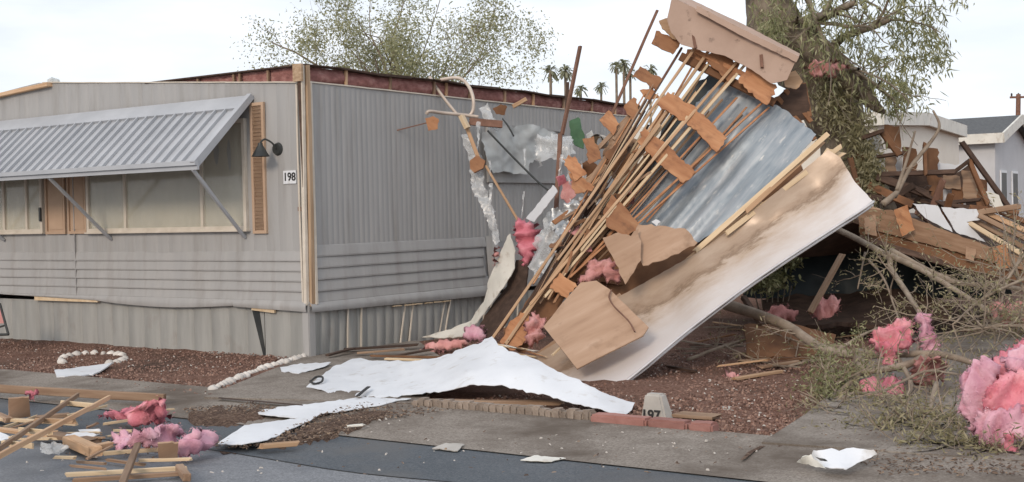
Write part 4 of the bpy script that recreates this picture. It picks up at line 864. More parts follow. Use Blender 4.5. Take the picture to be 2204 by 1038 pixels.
# loose boards leaning on it
def thingsheet(name, outline, mat, label, cat, group=None, **kw): return tag(sheet(name, outline, mat, **kw), label, cat, group)
thingsheet('fibreboard_panel', [(1170, 704, 11.85), (1210, 652, 11.95), (1250, 608, 12.0), (1284, 604, 12.0), (1312, 623, 11.9), (1358, 668, 11.6), (1396, 704, 11.4), (1384, 722, 11.32), (1310, 759, 11.25), (1242, 794, 11.2), (1212, 756, 11.4)], m_board,
           'large square brown fibreboard panel lying on the foot of the long metal sheet', 'board', step=12, jag=.25, thick=.014, crumple=.006, seed=31)
mb = MB(); mb.tube(smoothpath([P(1316, 624, 11.84), P(1311, 640, 11.76), P(1322, 660, 11.66), P(1352, 690, 11.46), P(1366, 714, 11.34)], 4), .008, 6); tag(mb.build('bent_wire', m_rust), 'thin bent rusty wire lying on the large square brown panel', 'wire')
tag(board('slat', P(1188, 766, 11.62), P(1268, 692, 11.8), .03, .015, m_pale, seed=4), 'narrow pale slat under the corner of the large square brown panel', 'slat')
thingsheet('fibreboard_panel', [(1297, 512, 12.1), (1330, 500, 12.12), (1358, 508, 12.1), (1375, 492, 12.15), (1380, 560, 12.0), (1346, 613, 11.95), (1322, 560, 12.05)], m_board, 'torn upright brown board fragment standing over the grey metal skin', 'board', step=10, jag=1.6, thick=.012, crumple=.012, seed=32)
thingsheet('fibreboard_panel', [(1364, 506, 12.2), (1374, 482, 12.25), (1420, 486, 12.25), (1474, 492, 12.25), (1502, 522, 12.2), (1468, 540, 12.1), (1436, 556, 12.05), (1384, 572, 12.05)], m_board, 'torn flat brown board fragment lying across lower edge of the grey metal skin', 'board', step=10, jag=1.8, thick=.012, crumple=.018, seed=33)
thingsheet('plaster_scrap', [(1402, 478, 12.3), (1412, 472, 12.3), (1422, 478, 12.3), (1414, 487, 12.3)], m_white, 'tiny white scrap lying on the lower grey metal skin', 'scrap', step=5, jag=.8, thick=.02, seed=34)
tag(board('plank', P(1145, 780, 12.15), P(1340, 640, 12.28), .10, .03, m_wood2, up=nW, seed=8), 'brown plank running along the left edge of the long metal sheet behind the square panel', 'plank')

# ================================================================== WHITE SHEETS ON THE GROUND
thingsheet('torn_white_sheet', [(659, 833, .05), (676, 820, .06), (694, 808, .07), (716, 790, .07), (767, 772, .08), (820, 776, .10), (885, 778, .14), (948, 768, .20), (1004, 748, .30), (1059, 724, .42), (1072, 742, .40), (1104, 756, .36), (1150, 772, .32), (1200, 800, .26), (1262, 828, .20), (1314, 850, .12), (1366, 868, .06), (1360, 882, .05), (1344, 894, .03),
    (1338, 894, .05), (1250, 872, .10), (1150, 844, .16), (1080, 828, .19), (1020, 828, .18), (960, 840, .12), (900, 848, .08), (830, 854, .055), (770, 853, .05), (735, 846, .05), (700, 843, .05)],
    m_white, 'large torn white sheet sprawled over path and yard at foot of the wreck', 'metal sheet', mode='h', ctrl=[(1000, 790, .26), (860, 810, .085), (1150, 810, .26), (760, 810, .055)], step=9, jag=1.4, thick=.004, crumple=.014, cscale=1.7, ridge=True, seed=41)
thingsheet('torn_white_sheet', [(553, 884, .045), (643, 872, .05), (713, 863, .05), (783, 856, .05), (885, 858, .06), (846, 866, .05), (808, 874, .05), (726, 886, .05), (690, 890, .05), (660, 908, .045), (627, 923, .045), (592, 940, .05), (567, 950, .06), (519, 957, .06), (469, 955, .05), (500, 932, .06), (526, 917, .07), (590, 907, .06), (643, 899, .05), (600, 895, .045), (557, 891, .045)],
    m_white, 'forked torn white sheet lying over the gutter next to pink insulation', 'metal sheet', mode='h', step=9, jag=1.0, thick=.005, crumple=.008, seed=42)
thingsheet('torn_white_sheet', [(603, 790, .06), (640, 784, .07), (712, 779, .08), (700, 788, .07), (681, 794, .06), (643, 804, .05), (606, 800, .05)], m_white, 'small white sheet scrap at the head of the path beside the home corner', 'metal sheet', mode='h', step=8, jag=1, thick=.005, crumple=.006, seed=43)
thingsheet('white_strip', [(1098, 503, 14.3), (1108, 540, 14.25), (1107, 578, 14.25), (1087, 612, 14.3), (1057, 656, 14.45), (1026, 695, 14.65), (992, 724, 14.75), (948, 728, 15.0), (908, 726, 15.2), (961, 711, 15.1), (1013, 690, 14.9), (1044, 641, 14.7), (1052, 602, 14.6), (1074, 554, 14.5), (1086, 524, 14.4)],
    m_whited, 'curved cream strip swooping down between home wall and wreck', 'metal strip', step=9, jag=1.0, thick=.01, crumple=.01, seed=44)
thingsheet('dark_board', [(1110, 560, 14.4), (1140, 560, 14.3), (1128, 620, 14.1), (1090, 690, 14.0), (1058, 728, 14.0), (1010, 724, 14.5), (1040, 690, 14.6), (1090, 616, 14.5)], m_dkwood, 'dark brown panel added for the dark underside of the curved cream strip', 'panel', step=10, jag=1, thick=.02, crumple=.02, seed=45)  # dark sheet added for the cream strip's dark underside
mb = MB(); mb.tube(smoothpath([G(668, 822, .06), G(680, 812, .09), G(694, 812, .10), G(692, 822, .08), G(676, 826, .07), G(668, 820, .06)], 5), .010, 6); tag(mb.build('wire_loop', m_ink), 'black wire loop lying on the left tip of the large white sheet', 'wire')
tag(board('black_strap', G(770, 852, .08), G(794, 832, .085), .03, .008, m_ink, seed=3), 'short black strap lying across the front edge of the large white sheet', 'strap')
thingsheet('white_fragment', [(117, 796, .06), (160, 792, .06), (206, 786, .06), (242, 780, .08), (222, 795, .06), (200, 806, .05), (122, 811, .05)], m_white, 'white triangular fragment lying below the ring of white stones', 'fragment', mode='h', step=9, jag=.6, thick=.012, crumple=.004, seed=46)
wp = empty('crumpled_sheet', G(1800, 990), 'crumpled shiny white sheet lying alone on the lower right concrete', 'metal sheet')
sheet('panel_skin', [(1742, 988, .08), (1748, 972, .14), (1790, 965, .15), (1806, 972, .14), (1822, 965, .15), (1880, 968, .15), (1888, 978, .12), (1860, 992, .09), (1840, 1000, .08), (1822, 1010, .075), (1780, 1006, .075)], m_white, wp, mode='h', step=7, jag=.8, thick=.006, crumple=.012, cscale=6, seed=47)
sheet('folded_end', [(1716, 994, .06), (1728, 982, .12), (1746, 978, .12), (1752, 990, .10), (1780, 1010, .07), (1762, 1006, .06), (1734, 1000, .06)], m_whited, wp, mode='h', step=6, jag=1, thick=.006, crumple=.02, cscale=8, seed=48)
sheet('tear', [(1754, 983, .15), (1776, 988, .14), (1782, 993, .125), (1766, 992, .13)], m_dark, wp, mode='h', step=6, jag=.4, thick=.003, seed=49)
thingsheet('pale_piece', [(1120, 990, .02), (1150, 980, .03), (1218, 986, .02), (1180, 993, .02)], m_whited, 'thin pale sheet standing in for a wet patch where the gutter meets dark asphalt', 'scrap', mode='h', step=8, jag=.6, thick=.004, seed=50)  # pale sheet stands in for a wet patch
thingsheet('grey_wet_patch', [(930, 965, .02), (960, 953, .035), (1000, 956, .03), (985, 970, .02)], m_mark, 'flat grey sheet standing in for a wet patch on the gutter left of the thin pale one', 'scrap', mode='h', step=8, jag=.8, thick=.006, seed=51)  # grey sheet added in place of wet concrete on the gutter
# splinters where the white sheet tore
for i, (a, b, lab) in enumerate((((1068, 744), (1132, 752), 'upper pale splinter at the torn peak of the large white sheet'), ((1084, 757), (1150, 768), 'lower pale splinter at the torn peak of the large white sheet'))):
    tag(board('splinter', P(a[0], a[1], 12.15), P(b[0], b[1], 12.05), .03, .012, m_pale, seed=i, ends=.03), lab, 'splinter')
for i in range(7):
    x = 1064 + i * 13 + random.uniform(-4, 4); y = 738 + i * 3.2; tag(board('splinter', P(x, y, 12.1), P(x + random.uniform(26, 44), y + random.uniform(4, 12), 12.0), .018, .008, (m_pale, m_whited, m_gus)[i % 3], seed=i + 9, ends=.03), 'thin splinter in the fringe at the torn peak of the large white sheet', 'splinter', 'splinter fringe of the white sheet')
# board lying under the arch of the white sheet
tag(board('plank', G(900, 864, .045), G(1210, 868, .05), .09, .03, m_wood2, seed=61), 'weathered plank on the ground under the arched front of the white sheet', 'plank')

# ================================================================== INSULATION
def ins(outline, label, mat=m_pink, group=None, name='insulation_batt', **kw): return tag(pillow(name, outline, mat, **kw), label, 'insulation', group)
def hh(q, h): return [(x, y, h) for x, y in q]
ins([(211, 893, .05), (273, 881, .12), (300, 872, .2), (320, 863, .28), (349, 860, .3), (360, 884, .2), (370, 899, .08), (353, 912, .05), (312, 908, .05), (276, 909, .05), (240, 902, .05)], 'pointed pink insulation tuft beside the end of long yellow board', mode='h', step=5, thick=.14, rough=.05, nscale=7, seed=1)
ins([(281, 954, .06), (286, 936, .14), (300, 926, .2), (340, 920, .2), (380, 918, .2), (400, 932, .14), (388, 946, .08), (350, 964, .05), (310, 966, .05)], 'pink insulation lump between the pointed tuft and the tan square board', mode='h', step=5, thick=.16, rough=.05, nscale=7, seed=2, mat=m_mauve)
ins([(383, 960, .1), (396, 942, .15), (412, 930, .2), (434, 922, .2), (466, 938, .12), (462, 957, .06), (425, 978, .05), (388, 990, .04), (378, 975, .06)], 'pink insulation lump touching the tip of the forked white sheet', mode='h', step=5, thick=.18, rough=.05, nscale=7, seed=3, mat=m_mauve)
ins([(244, 940, .06), (256, 930, .1), (270, 928, .1), (288, 940, .08), (278, 964, .04), (248, 966, .04)], 'small greyish mauve insulation clump left of the pink lumps on road', mode='h', step=4, thick=.1, rough=.03, nscale=9, seed=4, mat=m_mauve)
ins([(52, 850, .06), (66, 840, .14), (80, 838, .14), (82, 850, .08), (70, 860, .05)], 'small pink scrap sitting on the long yellow board at left', mode='h', step=4, thick=.06, rough=.03, nscale=9, seed=5)
bh = empty('insulation_heap', Vector((P(2190, 900, 7.8).x, 7.8, 0)), 'huge bright pink insulation heap at the right edge of the driveway', 'insulation')
for k, (q, th, rg) in enumerate((
    ([(2132, 775, 8.0), (2168, 748, 8.05), (2204, 730, 8.1), (2260, 735, 8.2), (2310, 790, 8.2), (2310, 900, 8.0), (2204, 900, 7.9), (2140, 880, 7.95), (2124, 820, 8.0)], .30, .11),
    ([(2064, 818, 7.85), (2100, 790, 7.9), (2140, 770, 7.85), (2156, 792, 7.75), (2128, 846, 7.7), (2116, 900, 7.7), (2096, 938, 7.72), (2080, 890, 7.8), (2064, 886, 7.82), (2072, 850, 7.82)], .16, .07),
    ([(2122, 846, 7.7), (2160, 806, 7.7), (2204, 792, 7.72), (2310, 800, 7.8), (2310, 880, 7.65), (2204, 890, 7.6), (2150, 888, 7.62), (2116, 880, 7.66)], .2, .08),
    ([(2104, 884, 7.66), (2150, 878, 7.6), (2204, 872, 7.56), (2310, 880, 7.6), (2310, 945, 7.6), (2204, 946, 7.58), (2176, 946, 7.58), (2162, 962, 7.6), (2132, 986, 7.62), (2116, 964, 7.64), (2098, 930, 7.66)], .15, .07),
    ([(2158, 930, 7.56), (2182, 940, 7.55), (2188, 982, 7.54), (2170, 1008, 7.53), (2150, 1002, 7.55), (2162, 974, 7.55)], .09, .05),
    ([(2150, 770, 7.9), (2204, 742, 7.9), (2300, 760, 7.95), (2300, 820, 7.8), (2204, 800, 7.75), (2170, 800, 7.78)], .14, .06))):
    pillow('insulation_layer', q, (m_pink, m_mauve, m_pink, m_mauve, m_pink, m_mauve)[k], bh, step=6, thick=th, rough=rg, nscale=5.5, jag=3.5, seed=60 + k)
ins([(1868, 735, 10.5), (1890, 712, 10.5), (1945, 683, 10.5), (1966, 710, 10.45), (1962, 748, 10.4), (1935, 752, 10.35), (1926, 788, 10.3), (1905, 784, 10.3), (1888, 758, 10.4)], 'pink insulation flap draped left over the fallen branch', step=5, thick=.12, rough=.07, nscale=7, seed=7)
ins([(1972, 678, 10.7), (1996, 676, 10.7), (2010, 704, 10.65), (2028, 742, 10.6), (2012, 772, 10.55), (1988, 760, 10.55), (1978, 720, 10.6)], 'dusty pink insulation strip hanging right of the draped flap', m_mauve, step=5, thick=.10, rough=.05, nscale=8, seed=8)
ins([(1968, 776, .25), (2000, 766, .35), (2042, 778, .3), (2034, 820, .08), (1990, 834, .05), (1962, 815, .06)], 'faded pink insulation piece beneath the fallen branch among twigs', m_pink2, mode='h', step=5, thick=.1, rough=.05, nscale=8, seed=9)
ins([(1846, 840, .06), (1866, 822, .12), (1886, 812, .15), (1938, 820, .12), (1944, 848, .05), (1895, 856, .04), (1860, 852, .05)], 'flat reddish pink insulation piece on the driveway below the branch', m_pink, mode='h', step=5, thick=.1, rough=.05, nscale=8, seed=10)
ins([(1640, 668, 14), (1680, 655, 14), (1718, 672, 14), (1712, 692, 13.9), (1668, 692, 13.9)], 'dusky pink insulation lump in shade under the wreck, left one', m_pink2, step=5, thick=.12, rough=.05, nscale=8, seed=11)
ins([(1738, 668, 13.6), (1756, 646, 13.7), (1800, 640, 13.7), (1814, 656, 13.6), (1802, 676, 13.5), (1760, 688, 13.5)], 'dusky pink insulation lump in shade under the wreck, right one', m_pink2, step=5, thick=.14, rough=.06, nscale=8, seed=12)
ins([(1556, 805, .04), (1572, 797, .06), (1592, 802, .05), (1588, 814, .03), (1566, 816, .03)], 'tiny pink insulation tuft on the gravel among the yard planks', m_pink2, mode='h', step=4, thick=.05, rough=.02, nscale=10, seed=13)
ins([(1104, 486, 14.1), (1130, 474, 14.05), (1156, 480, 14.0), (1166, 510, 13.95), (1152, 555, 13.9), (1128, 574, 13.9), (1118, 540, 14.0), (1108, 515, 14.1)], 'pink insulation ball wedged above the curved cream strip', m_pink, step=5, thick=.2, rough=.07, nscale=7, seed=14)
ins([(998, 712, 14.3), (1014, 700, 14.3), (1036, 700, 14.25), (1052, 718, 14.2), (1036, 736, 14.1), (1008, 736, 14.15)], 'round mauve insulation roll at the foot of the curved cream strip', m_mauve, step=5, thick=.16, rough=.03, nscale=8, seed=15)
ins([(914, 742, 14.0), (930, 732, 14.0), (970, 734, 13.9), (1004, 728, 13.9), (1006, 742, 13.8), (968, 752, 13.8), (930, 760, 13.8), (916, 755, 13.9)], 'orange pink roll lying on dark dirt left of the mauve roll', m_pink2, name='insulation_roll', step=5, thick=.14, rough=.02, nscale=8, seed=16)
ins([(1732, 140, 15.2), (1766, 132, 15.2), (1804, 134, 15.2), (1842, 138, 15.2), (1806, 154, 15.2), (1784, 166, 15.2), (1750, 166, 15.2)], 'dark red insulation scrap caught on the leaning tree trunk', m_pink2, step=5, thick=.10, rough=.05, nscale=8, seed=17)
ins([(1062, 540, 14.5), (1072, 530, 14.5), (1076, 552, 14.45), (1066, 574, 14.45), (1060, 562, 14.5)], 'thin red insulation scrap left of the curved cream strip', m_pink2, step=4, thick=.05, rough=.02, nscale=10, seed=18)
ins([(1128, 696, 12.2), (1150, 672, 12.25), (1176, 690, 12.2), (1168, 730, 12.15), (1140, 748, 12.1)], 'pink insulation tuft stuck in the lower end of the roof battens', m_pink2, step=5, thick=.12, rough=.06, nscale=8, seed=19)
ins([(1225, 640, 12.5), (1275, 560, 12.5), (1325, 560, 12.4), (1336, 606, 12.4), (1290, 600, 12.4), (1250, 612, 12.4)], 'mauve insulation patch behind the battens above the square brown panel', m_pink2, step=6, thick=.1, rough=.05, nscale=8, seed=20)
ins([(2130, 655, 10.8), (2204, 650, 10.8), (2230, 700, 10.7), (2170, 712, 10.7), (2135, 690, 10.7)], 'dusty pink insulation spread among twigs at the right edge', m_pink2, step=6, thick=.12, rough=.06, nscale=8, seed=22)

# ================================================================== PLASTIC, FOIL, TUBES between home and wreck
thingsheet('plastic_film', [(1140, 575, 13.4), (1150, 515, 13.4), (1180, 470, 13.4), (1215, 450, 13.3), (1250, 470, 13.2), (1262, 500, 13.1), (1230, 545, 13.1), (1190, 580, 13.2), (1150, 600, 13.3)], m_plas, 'clear crinkled plastic film billowing left of the roof battens', 'plastic film', step=5, jag=2, thick=.002, crumple=.10, cscale=3.6, ridge=True, seed=51)
thingsheet('foil_sheet', [(1214, 440, 13.1), (1240, 424, 13.1), (1280, 418, 13.1), (1302, 424, 13.1), (1296, 452, 13.0), (1264, 480, 13.0), (1236, 488, 13.0), (1216, 470, 13.0)], m_foil, 'silver foil bunched against the battens above the plastic film', 'foil', step=4, jag=2, thick=.002, crumple=.07, cscale=5, ridge=True, seed=52)
thingsheet('foil_sheet', [(1172, 460, 13.3), (1198, 446, 13.2), (1214, 462, 13.2), (1222, 500, 13.1), (1204, 512, 13.1), (1186, 490, 13.2)], m_foil, 'pale silver foil scrap left of the bunched foil', 'foil', step=4, jag=2, thick=.002, crumple=.06, cscale=5, ridge=True, seed=53)
thingsheet('metal_strip', [(1132, 470, 13.9), (1190, 398, 13.9), (1200, 412, 13.8), (1150, 478, 13.8)], m_gwall, 'narrow bluish grey panel slanting up from the pink ball', 'panel', step=8, jag=.6, thick=.012, seed=54)
thingsheet('plastic_film', [(1150, 300, 15.2), (1196, 284, 15.2), (1226, 290, 15.0), (1240, 330, 14.8), (1216, 352, 14.8), (1188, 340, 15.0), (1160, 362, 15.2)], m_plas, 'torn clear plastic film over right half of the side window', 'plastic film', step=5, jag=2.5, thick=.002, crumple=.09, cscale=3.6, ridge=True, seed=55)
thingsheet('plastic_film', [(1030, 232, 15.3), (1050, 222, 15.3), (1068, 262, 15.2), (1072, 284, 15.2), (1052, 276, 15.2)], m_plas, 'small clear plastic tail under the looped tube', 'plastic film', step=6, jag=1.5, thick=.002, crumple=.05, cscale=8, ridge=True, seed=56)
thingsheet('plastic_film', [(992, 290, 15.2), (1010, 282, 15.2), (1036, 340, 15.0), (1042, 400, 14.9), (1062, 450, 14.8), (1076, 520, 14.7), (1066, 528, 14.7), (1040, 450, 14.8), (1016, 408, 14.9), (1008, 340, 15.1)], m_plas, 'long twisted clear plastic strip hanging beside the grey side wall', 'plastic film', step=5, jag=2, thick=.002, crumple=.05, cscale=7, ridge=True, seed=57)
rp = random.Random(41)
for k in range(16):
    x = rp.uniform(1020, 1300); y = 250 + (x - 1020) * .45 + rp.uniform(-10, 130); Y = 14.6 - (x - 1020) * .004; l = rp.uniform(30, 90); q = [(x + rp.uniform(-9, 9) * t, y + l * t, Y) for t in (0, .33, .66, 1)]; wd = rp.uniform(3, 8)
    thingsheet('shredded_strip', q + [(a + wd * (1 - .25 * i), b, Y) for i, (a, b, _) in reversed(list(enumerate(q)))], m_plas, 'thin shredded plastic strip hanging between the side wall and the battens', 'plastic strip', 'shredded plastic strips', step=5, jag=1, thick=.002, crumple=.03, cscale=8, ridge=True, seed=k)
def tubething(name, pts, r_, mat, label, cat, k=6): mb = MB(); mb.tube(smoothpath(pts, k), r_, 8); return tag(mb.build(name, mat, None, True), label, cat)
tubething('bent_tube', [P(948, 172, 15.6), P(985, 168, 15.5), P(1006, 182, 15.4), P(1018, 210, 15.3), P(1018, 238, 15.3), P(1008, 252, 15.3)], .022, m_tubing, 'bent pale metal tube looping down over the torn roof edge', 'tube')
tubething('bent_tube', [P(925, 166, 15.7), P(940, 190, 15.6), P(962, 220, 15.5), P(980, 242, 15.4), P(990, 252, 15.4)], .02, m_tubing, 'straight pale tube slanting down left of the looped one', 'tube')
tubething('bent_tube', [P(918, 246, 15.0), P(924, 240, 15.0), P(950, 243, 15.1), P(1000, 248, 15.2), P(1030, 252, 15.2)], .022, m_tubing, 'horizontal pale tube below the two roof edge tubes', 'tube')
tag(board('thin_rod', P(832, 286, 14.9), P(930, 262, 15.0), .018, .014, m_rust, seed=1), 'thin reddish rod sticking left in front of the side wall', 'rod')
tag(sheet('plywood_scrap', [(915, 255, 14.95), (932, 250, 14.95), (944, 256, 14.95), (942, 278, 14.95), (922, 282, 14.95)], m_gus, step=6, jag=1, thick=.012), 'small orange plywood scrap at the right end of the reddish rod', 'scrap')
tag(board('wood_block', P(993, 250, 15.0), P(1006, 276, 14.95), .07, .06, m_pale, seed=2), 'short pale wood block hanging below the junction of the tubes', 'wood block')
tag(board('dark_strip', P(1010, 262, 15.1), P(1080, 268, 15.1), .09, .03, m_rust, up=nW, seed=3), 'dark rusty strip right of the short pale wood block', 'strip')
tag(board('batten', P(1002, 268, 15.05), P(1034, 352, 14.9), .045, .03, m_wood, up=nW, seed=4), 'short tan batten hanging above the orange plate on side wall', 'batten')
tag(board('batten', P(1046, 358, 14.85), P(1118, 480, 14.5), .03, .03, m_wood, up=nW, seed=5), 'tan batten slanting from orange plate down to the pink ball', 'batten')
tag(sheet('plywood_scrap', [(1011, 346, 14.85), (1026, 334, 14.85), (1044, 346, 14.8), (1040, 362, 14.8), (1020, 372, 14.8), (1012, 364, 14.85)], m_gus, step=5, jag=.6, thick=.03), 'orange plywood plate hanging in front of side wall by plastic strip', 'scrap')
tubething('black_cable', [P(1050, 282, 15.1), P(1100, 334, 14.8), P(1150, 384, 14.5), P(1180, 410, 14.3)], .013, m_dark, 'black cable crossing the plastic covered side window diagonally', 'cable')
tubething('black_cable', [P(1082, 256, 15.2), P(1094, 272, 15.1), P(1106, 294, 15.1)], .011, m_dark, 'short black cable hanging left of the plastic covered window top', 'cable')
tag(sheet('plywood_scrap', [(1060, 234, 15.6), (1078, 224, 15.6), (1092, 230, 15.6), (1086, 248, 15.6), (1068, 246, 15.6)], m_gusd, step=6, jag=1.2, thick=.014), 'brown plywood scrap under the roof edge left of the pale block', 'scrap')
tag(board('wood_block', P(1104, 230, 15.7), P(1132, 214, 15.7), .08, .05, m_wood, seed=6), 'tan wood block stuck under the roof edge above side window', 'wood block')
tag(board('upright_rod', P(1210, 288, 14.6), P(1249, 100, 14.8), .04, .04, m_rust, seed=7), 'rusty upright rod standing high above the roof edge', 'rod')
tag(board('upright_rod', P(1219, 250, 15.2), P(1222, 178, 15.2), .05, .04, m_dkwood, seed=8), 'short dark stub standing just left of the tall rusty rod', 'rod')
tag(board('broken_stud', P(1196, 470, 14.0), P(1206, 290, 14.4), .05, .04, m_rust, seed=9), 'rusty broken stud standing below the tall rod', 'stud')
thingsheet('green_cloth', [(1226, 262, 17.2), (1244, 252, 17.2), (1258, 290, 17.0), (1254, 318, 16.9), (1236, 312, 17.0), (1228, 290, 17.1)], m_green, 'dark green cloth patch against the side wall right of rusty rod', 'cloth', step=6, jag=1.5, thick=.02, crumple=.05, cscale=4, seed=58)
mb = MB(); mb.tube([P(1284, 304, 13.2), P(1296, 306, 13.5)], [.075, .075], 16, False); mb.tube([P(1284, 304, 13.21), P(1296, 306, 13.5)], [.055, .055], 16, False); tag(mb.build('pipe_ring', m_trim), 'short cream pipe end among the brown scraps above the plastic', 'pipe')
# jumble of splintered timber behind the battens
rj = random.Random(31)
LBL = ['dark splintered stick low behind the battens', 'tan splintered stick among the scraps left of the battens', 'brown splintered stick above the silver foil', 'grey brown stick near the cream pipe end', 'thin stick leaning on the pink ball side', 'broad brown stick behind the bunched foil',
       'short stick below the row of orange plates', 'long stick parallel to battens at far left', 'broken stick beside the rusty broken stud', 'reddish stick crossing the clear film', 'pale stick pointing at the green cloth', 'dark stick under the green cloth', 'stubby stick left of the cream pipe', 'crooked stick just above the foil']
for i, l in enumerate(LBL):
    x = rj.uniform(1205, 1330); y = 640 - (x - 1100) * 1.3 + rj.uniform(-30, 60); a = rj.uniform(.6, 1.25); L = rj.uniform(45, 120)
    p0 = P(x - math.cos(a) * L / 2, y + math.sin(a) * L / 2, 13.5 + rj.uniform(-.2, .2)); p1 = P(x + math.cos(a) * L / 2, y - math.sin(a) * L / 2, 13.6 + rj.uniform(-.2, .3))
    tag(board('splintered_stick', p0, p1, rj.uniform(.03, .07), rj.uniform(.02, .04), rj.choice([m_wood2, m_rust, m_wood, m_gusd]), up=nW, seed=i, ends=.03), l, 'stick', 'splintered sticks between home and wreck')
for i, (q, m, l) in enumerate((([(1210, 398), (1234, 386), (1240, 420), (1222, 440), (1208, 428)], m_pink2, 'dull red scrap left of the bunched foil'), ([(1196, 382), (1214, 376), (1220, 392), (1204, 402)], m_pink, 'pink fluff scrap above the rusty broken stud foot'),
                             ([(1236, 360), (1262, 346), (1296, 360), (1300, 410), (1262, 420), (1240, 400)], m_gusd, 'brown crumpled board behind the orange plates'), ([(1298, 300), (1334, 276), (1370, 300), (1372, 360), (1330, 400), (1300, 360)], m_wood2, 'grey brown crumpled board left of the battens'), ([(1262, 290), (1274, 280), (1282, 300), (1270, 312)], m_plasw, 'milky plastic scrap left of the cream pipe end'))):
    thingsheet('crumpled_scrap', [(x, y, 13.8) for x, y in q], m, l, 'scrap', step=7, jag=2, thick=.012, crumple=.07, cscale=5, seed=70 + i)

# ================================================================== RIGHT WRECK (collapsed carport)
cw = empty('collapsed_carport', P(2000, 640, 14.6) * 1.0, 'collapsed carport roof frame of dark brown timber with plywood plates at right', 'carport wreckage')
def cb(a, b, Y0, Y1, w_, t_, m, nm='rafter', sd=0, up=nW): return board(nm, P(a[0], a[1], Y0), P(b[0], b[1], Y1), w_, t_, m, cw, up=up, seed=sd, ends=.02)
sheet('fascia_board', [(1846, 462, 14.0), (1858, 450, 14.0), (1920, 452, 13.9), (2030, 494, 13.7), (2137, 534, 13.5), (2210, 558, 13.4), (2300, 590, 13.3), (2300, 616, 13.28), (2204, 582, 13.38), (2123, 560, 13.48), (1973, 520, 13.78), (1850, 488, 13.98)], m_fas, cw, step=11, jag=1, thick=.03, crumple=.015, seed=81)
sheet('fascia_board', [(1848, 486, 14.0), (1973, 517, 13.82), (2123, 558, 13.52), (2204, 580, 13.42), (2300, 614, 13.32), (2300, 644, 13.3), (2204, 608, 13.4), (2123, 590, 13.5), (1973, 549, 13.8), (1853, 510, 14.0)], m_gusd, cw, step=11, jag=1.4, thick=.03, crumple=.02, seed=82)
sheet('added_deck', [(1884, 384, 16.1), (1960, 378, 16.1), (2056, 374, 16.1), (2090, 350, 16.1), (2130, 440, 16.0), (2120, 470, 16.0), (2000, 446, 16.0), (1900, 450, 16.0)], m_dkwood, cw, step=14, jag=2, thick=.03, crumple=.03, seed=83)  # dark backing sheet behind the open bays of the frame
rk = random.Random(9)
for k in range(11):
    x = rk.uniform(1850, 2210); y = rk.uniform(372, 505) if x > 1960 else rk.uniform(372, 455); y = max(y, 380 + (x - 1950) * .38) if x > 1960 else y
    a = rk.choice((rk.uniform(-.9, -.3), rk.uniform(-.2, .2), rk.uniform(1.2, 1.8))); l = rk.uniform(30, 120); Y = 14.5 + rk.uniform(0, 1.2)
    cb((x - l * math.cos(a) / 2, y + l * math.sin(a) / 2), (x + l * math.cos(a) / 2, y - l * math.sin(a) / 2), Y, Y + rk.uniform(-.3, .3), rk.uniform(.025, .08), rk.uniform(.02, .05), rk.choice((m_dkwood, m_dkwood, m_gusd, m_gusd, m_wood2, m_rust)), 'broken_slat', 400 + k)
cb((1858, 446), (2300, 600), 14.05, 13.4, .08, .05, m_wood2, 'top_chord', 1); cb((1850, 512), (2300, 648), 13.98, 13.3, .07, .05, m_dkwood, 'bottom_chord', 2)
for i, q in enumerate(([(1924, 452), (1953, 441), (1969, 495), (1942, 509)], [(2136, 532), (2166, 524), (2174, 576), (2146, 582)], [(1860, 470), (1884, 462), (1888, 508), (1862, 504)], [(2080, 530), (2100, 536), (2096, 562), (2078, 556)])):
    sheet('gusset_plate', [(x, y, 13.75 - .0016 * (x - 1924)) for x, y in q], m_gus if i < 2 else m_board, cw, step=9, jag=.8, thick=.014, seed=i)
for i, (x0, y0, x1, y1, m) in enumerate(((1904, 268, 1937, 322, m_gusd), (1904, 333, 1928, 376, m_wood2), (1941, 317, 1972, 372, m_gusd), (1986, 316, 2018, 372, m_gusd), (2030, 376, 2066, 408, m_wood2), (2070, 366, 2103, 430, m_wood2), (1996, 378, 2028, 432, m_gusd), (1960, 398, 2004, 432, m_dkwood), (2048, 400, 2072, 440, m_gusd), (2100, 384, 2124, 446, m_gusd), (1840, 316, 1860, 372, m_gusd))):
    sheet('gusset_plate', [(x0, y0, 15.6), (x1, y0 + 4, 15.6), (x1 + 2, y1, 15.55), (x0 + 3, y1 - 3, 15.55)], m, cw, step=9, jag=1.4, thick=.014, crumple=.01, seed=20 + i)
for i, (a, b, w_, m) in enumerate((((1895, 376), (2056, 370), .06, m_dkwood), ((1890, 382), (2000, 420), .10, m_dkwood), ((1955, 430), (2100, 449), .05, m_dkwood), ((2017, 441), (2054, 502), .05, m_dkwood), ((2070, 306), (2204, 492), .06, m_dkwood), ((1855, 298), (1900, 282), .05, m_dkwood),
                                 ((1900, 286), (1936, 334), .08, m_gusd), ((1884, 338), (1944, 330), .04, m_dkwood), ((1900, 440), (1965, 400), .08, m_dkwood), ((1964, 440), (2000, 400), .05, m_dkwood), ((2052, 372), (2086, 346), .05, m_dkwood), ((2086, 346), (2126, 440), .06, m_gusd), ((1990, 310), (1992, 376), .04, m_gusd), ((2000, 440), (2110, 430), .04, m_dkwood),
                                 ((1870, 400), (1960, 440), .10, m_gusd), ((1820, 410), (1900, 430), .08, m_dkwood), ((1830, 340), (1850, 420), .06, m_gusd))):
    cb(a, b, 15.4, 15.3, w_, .05, m, 'rafter', 30 + i)
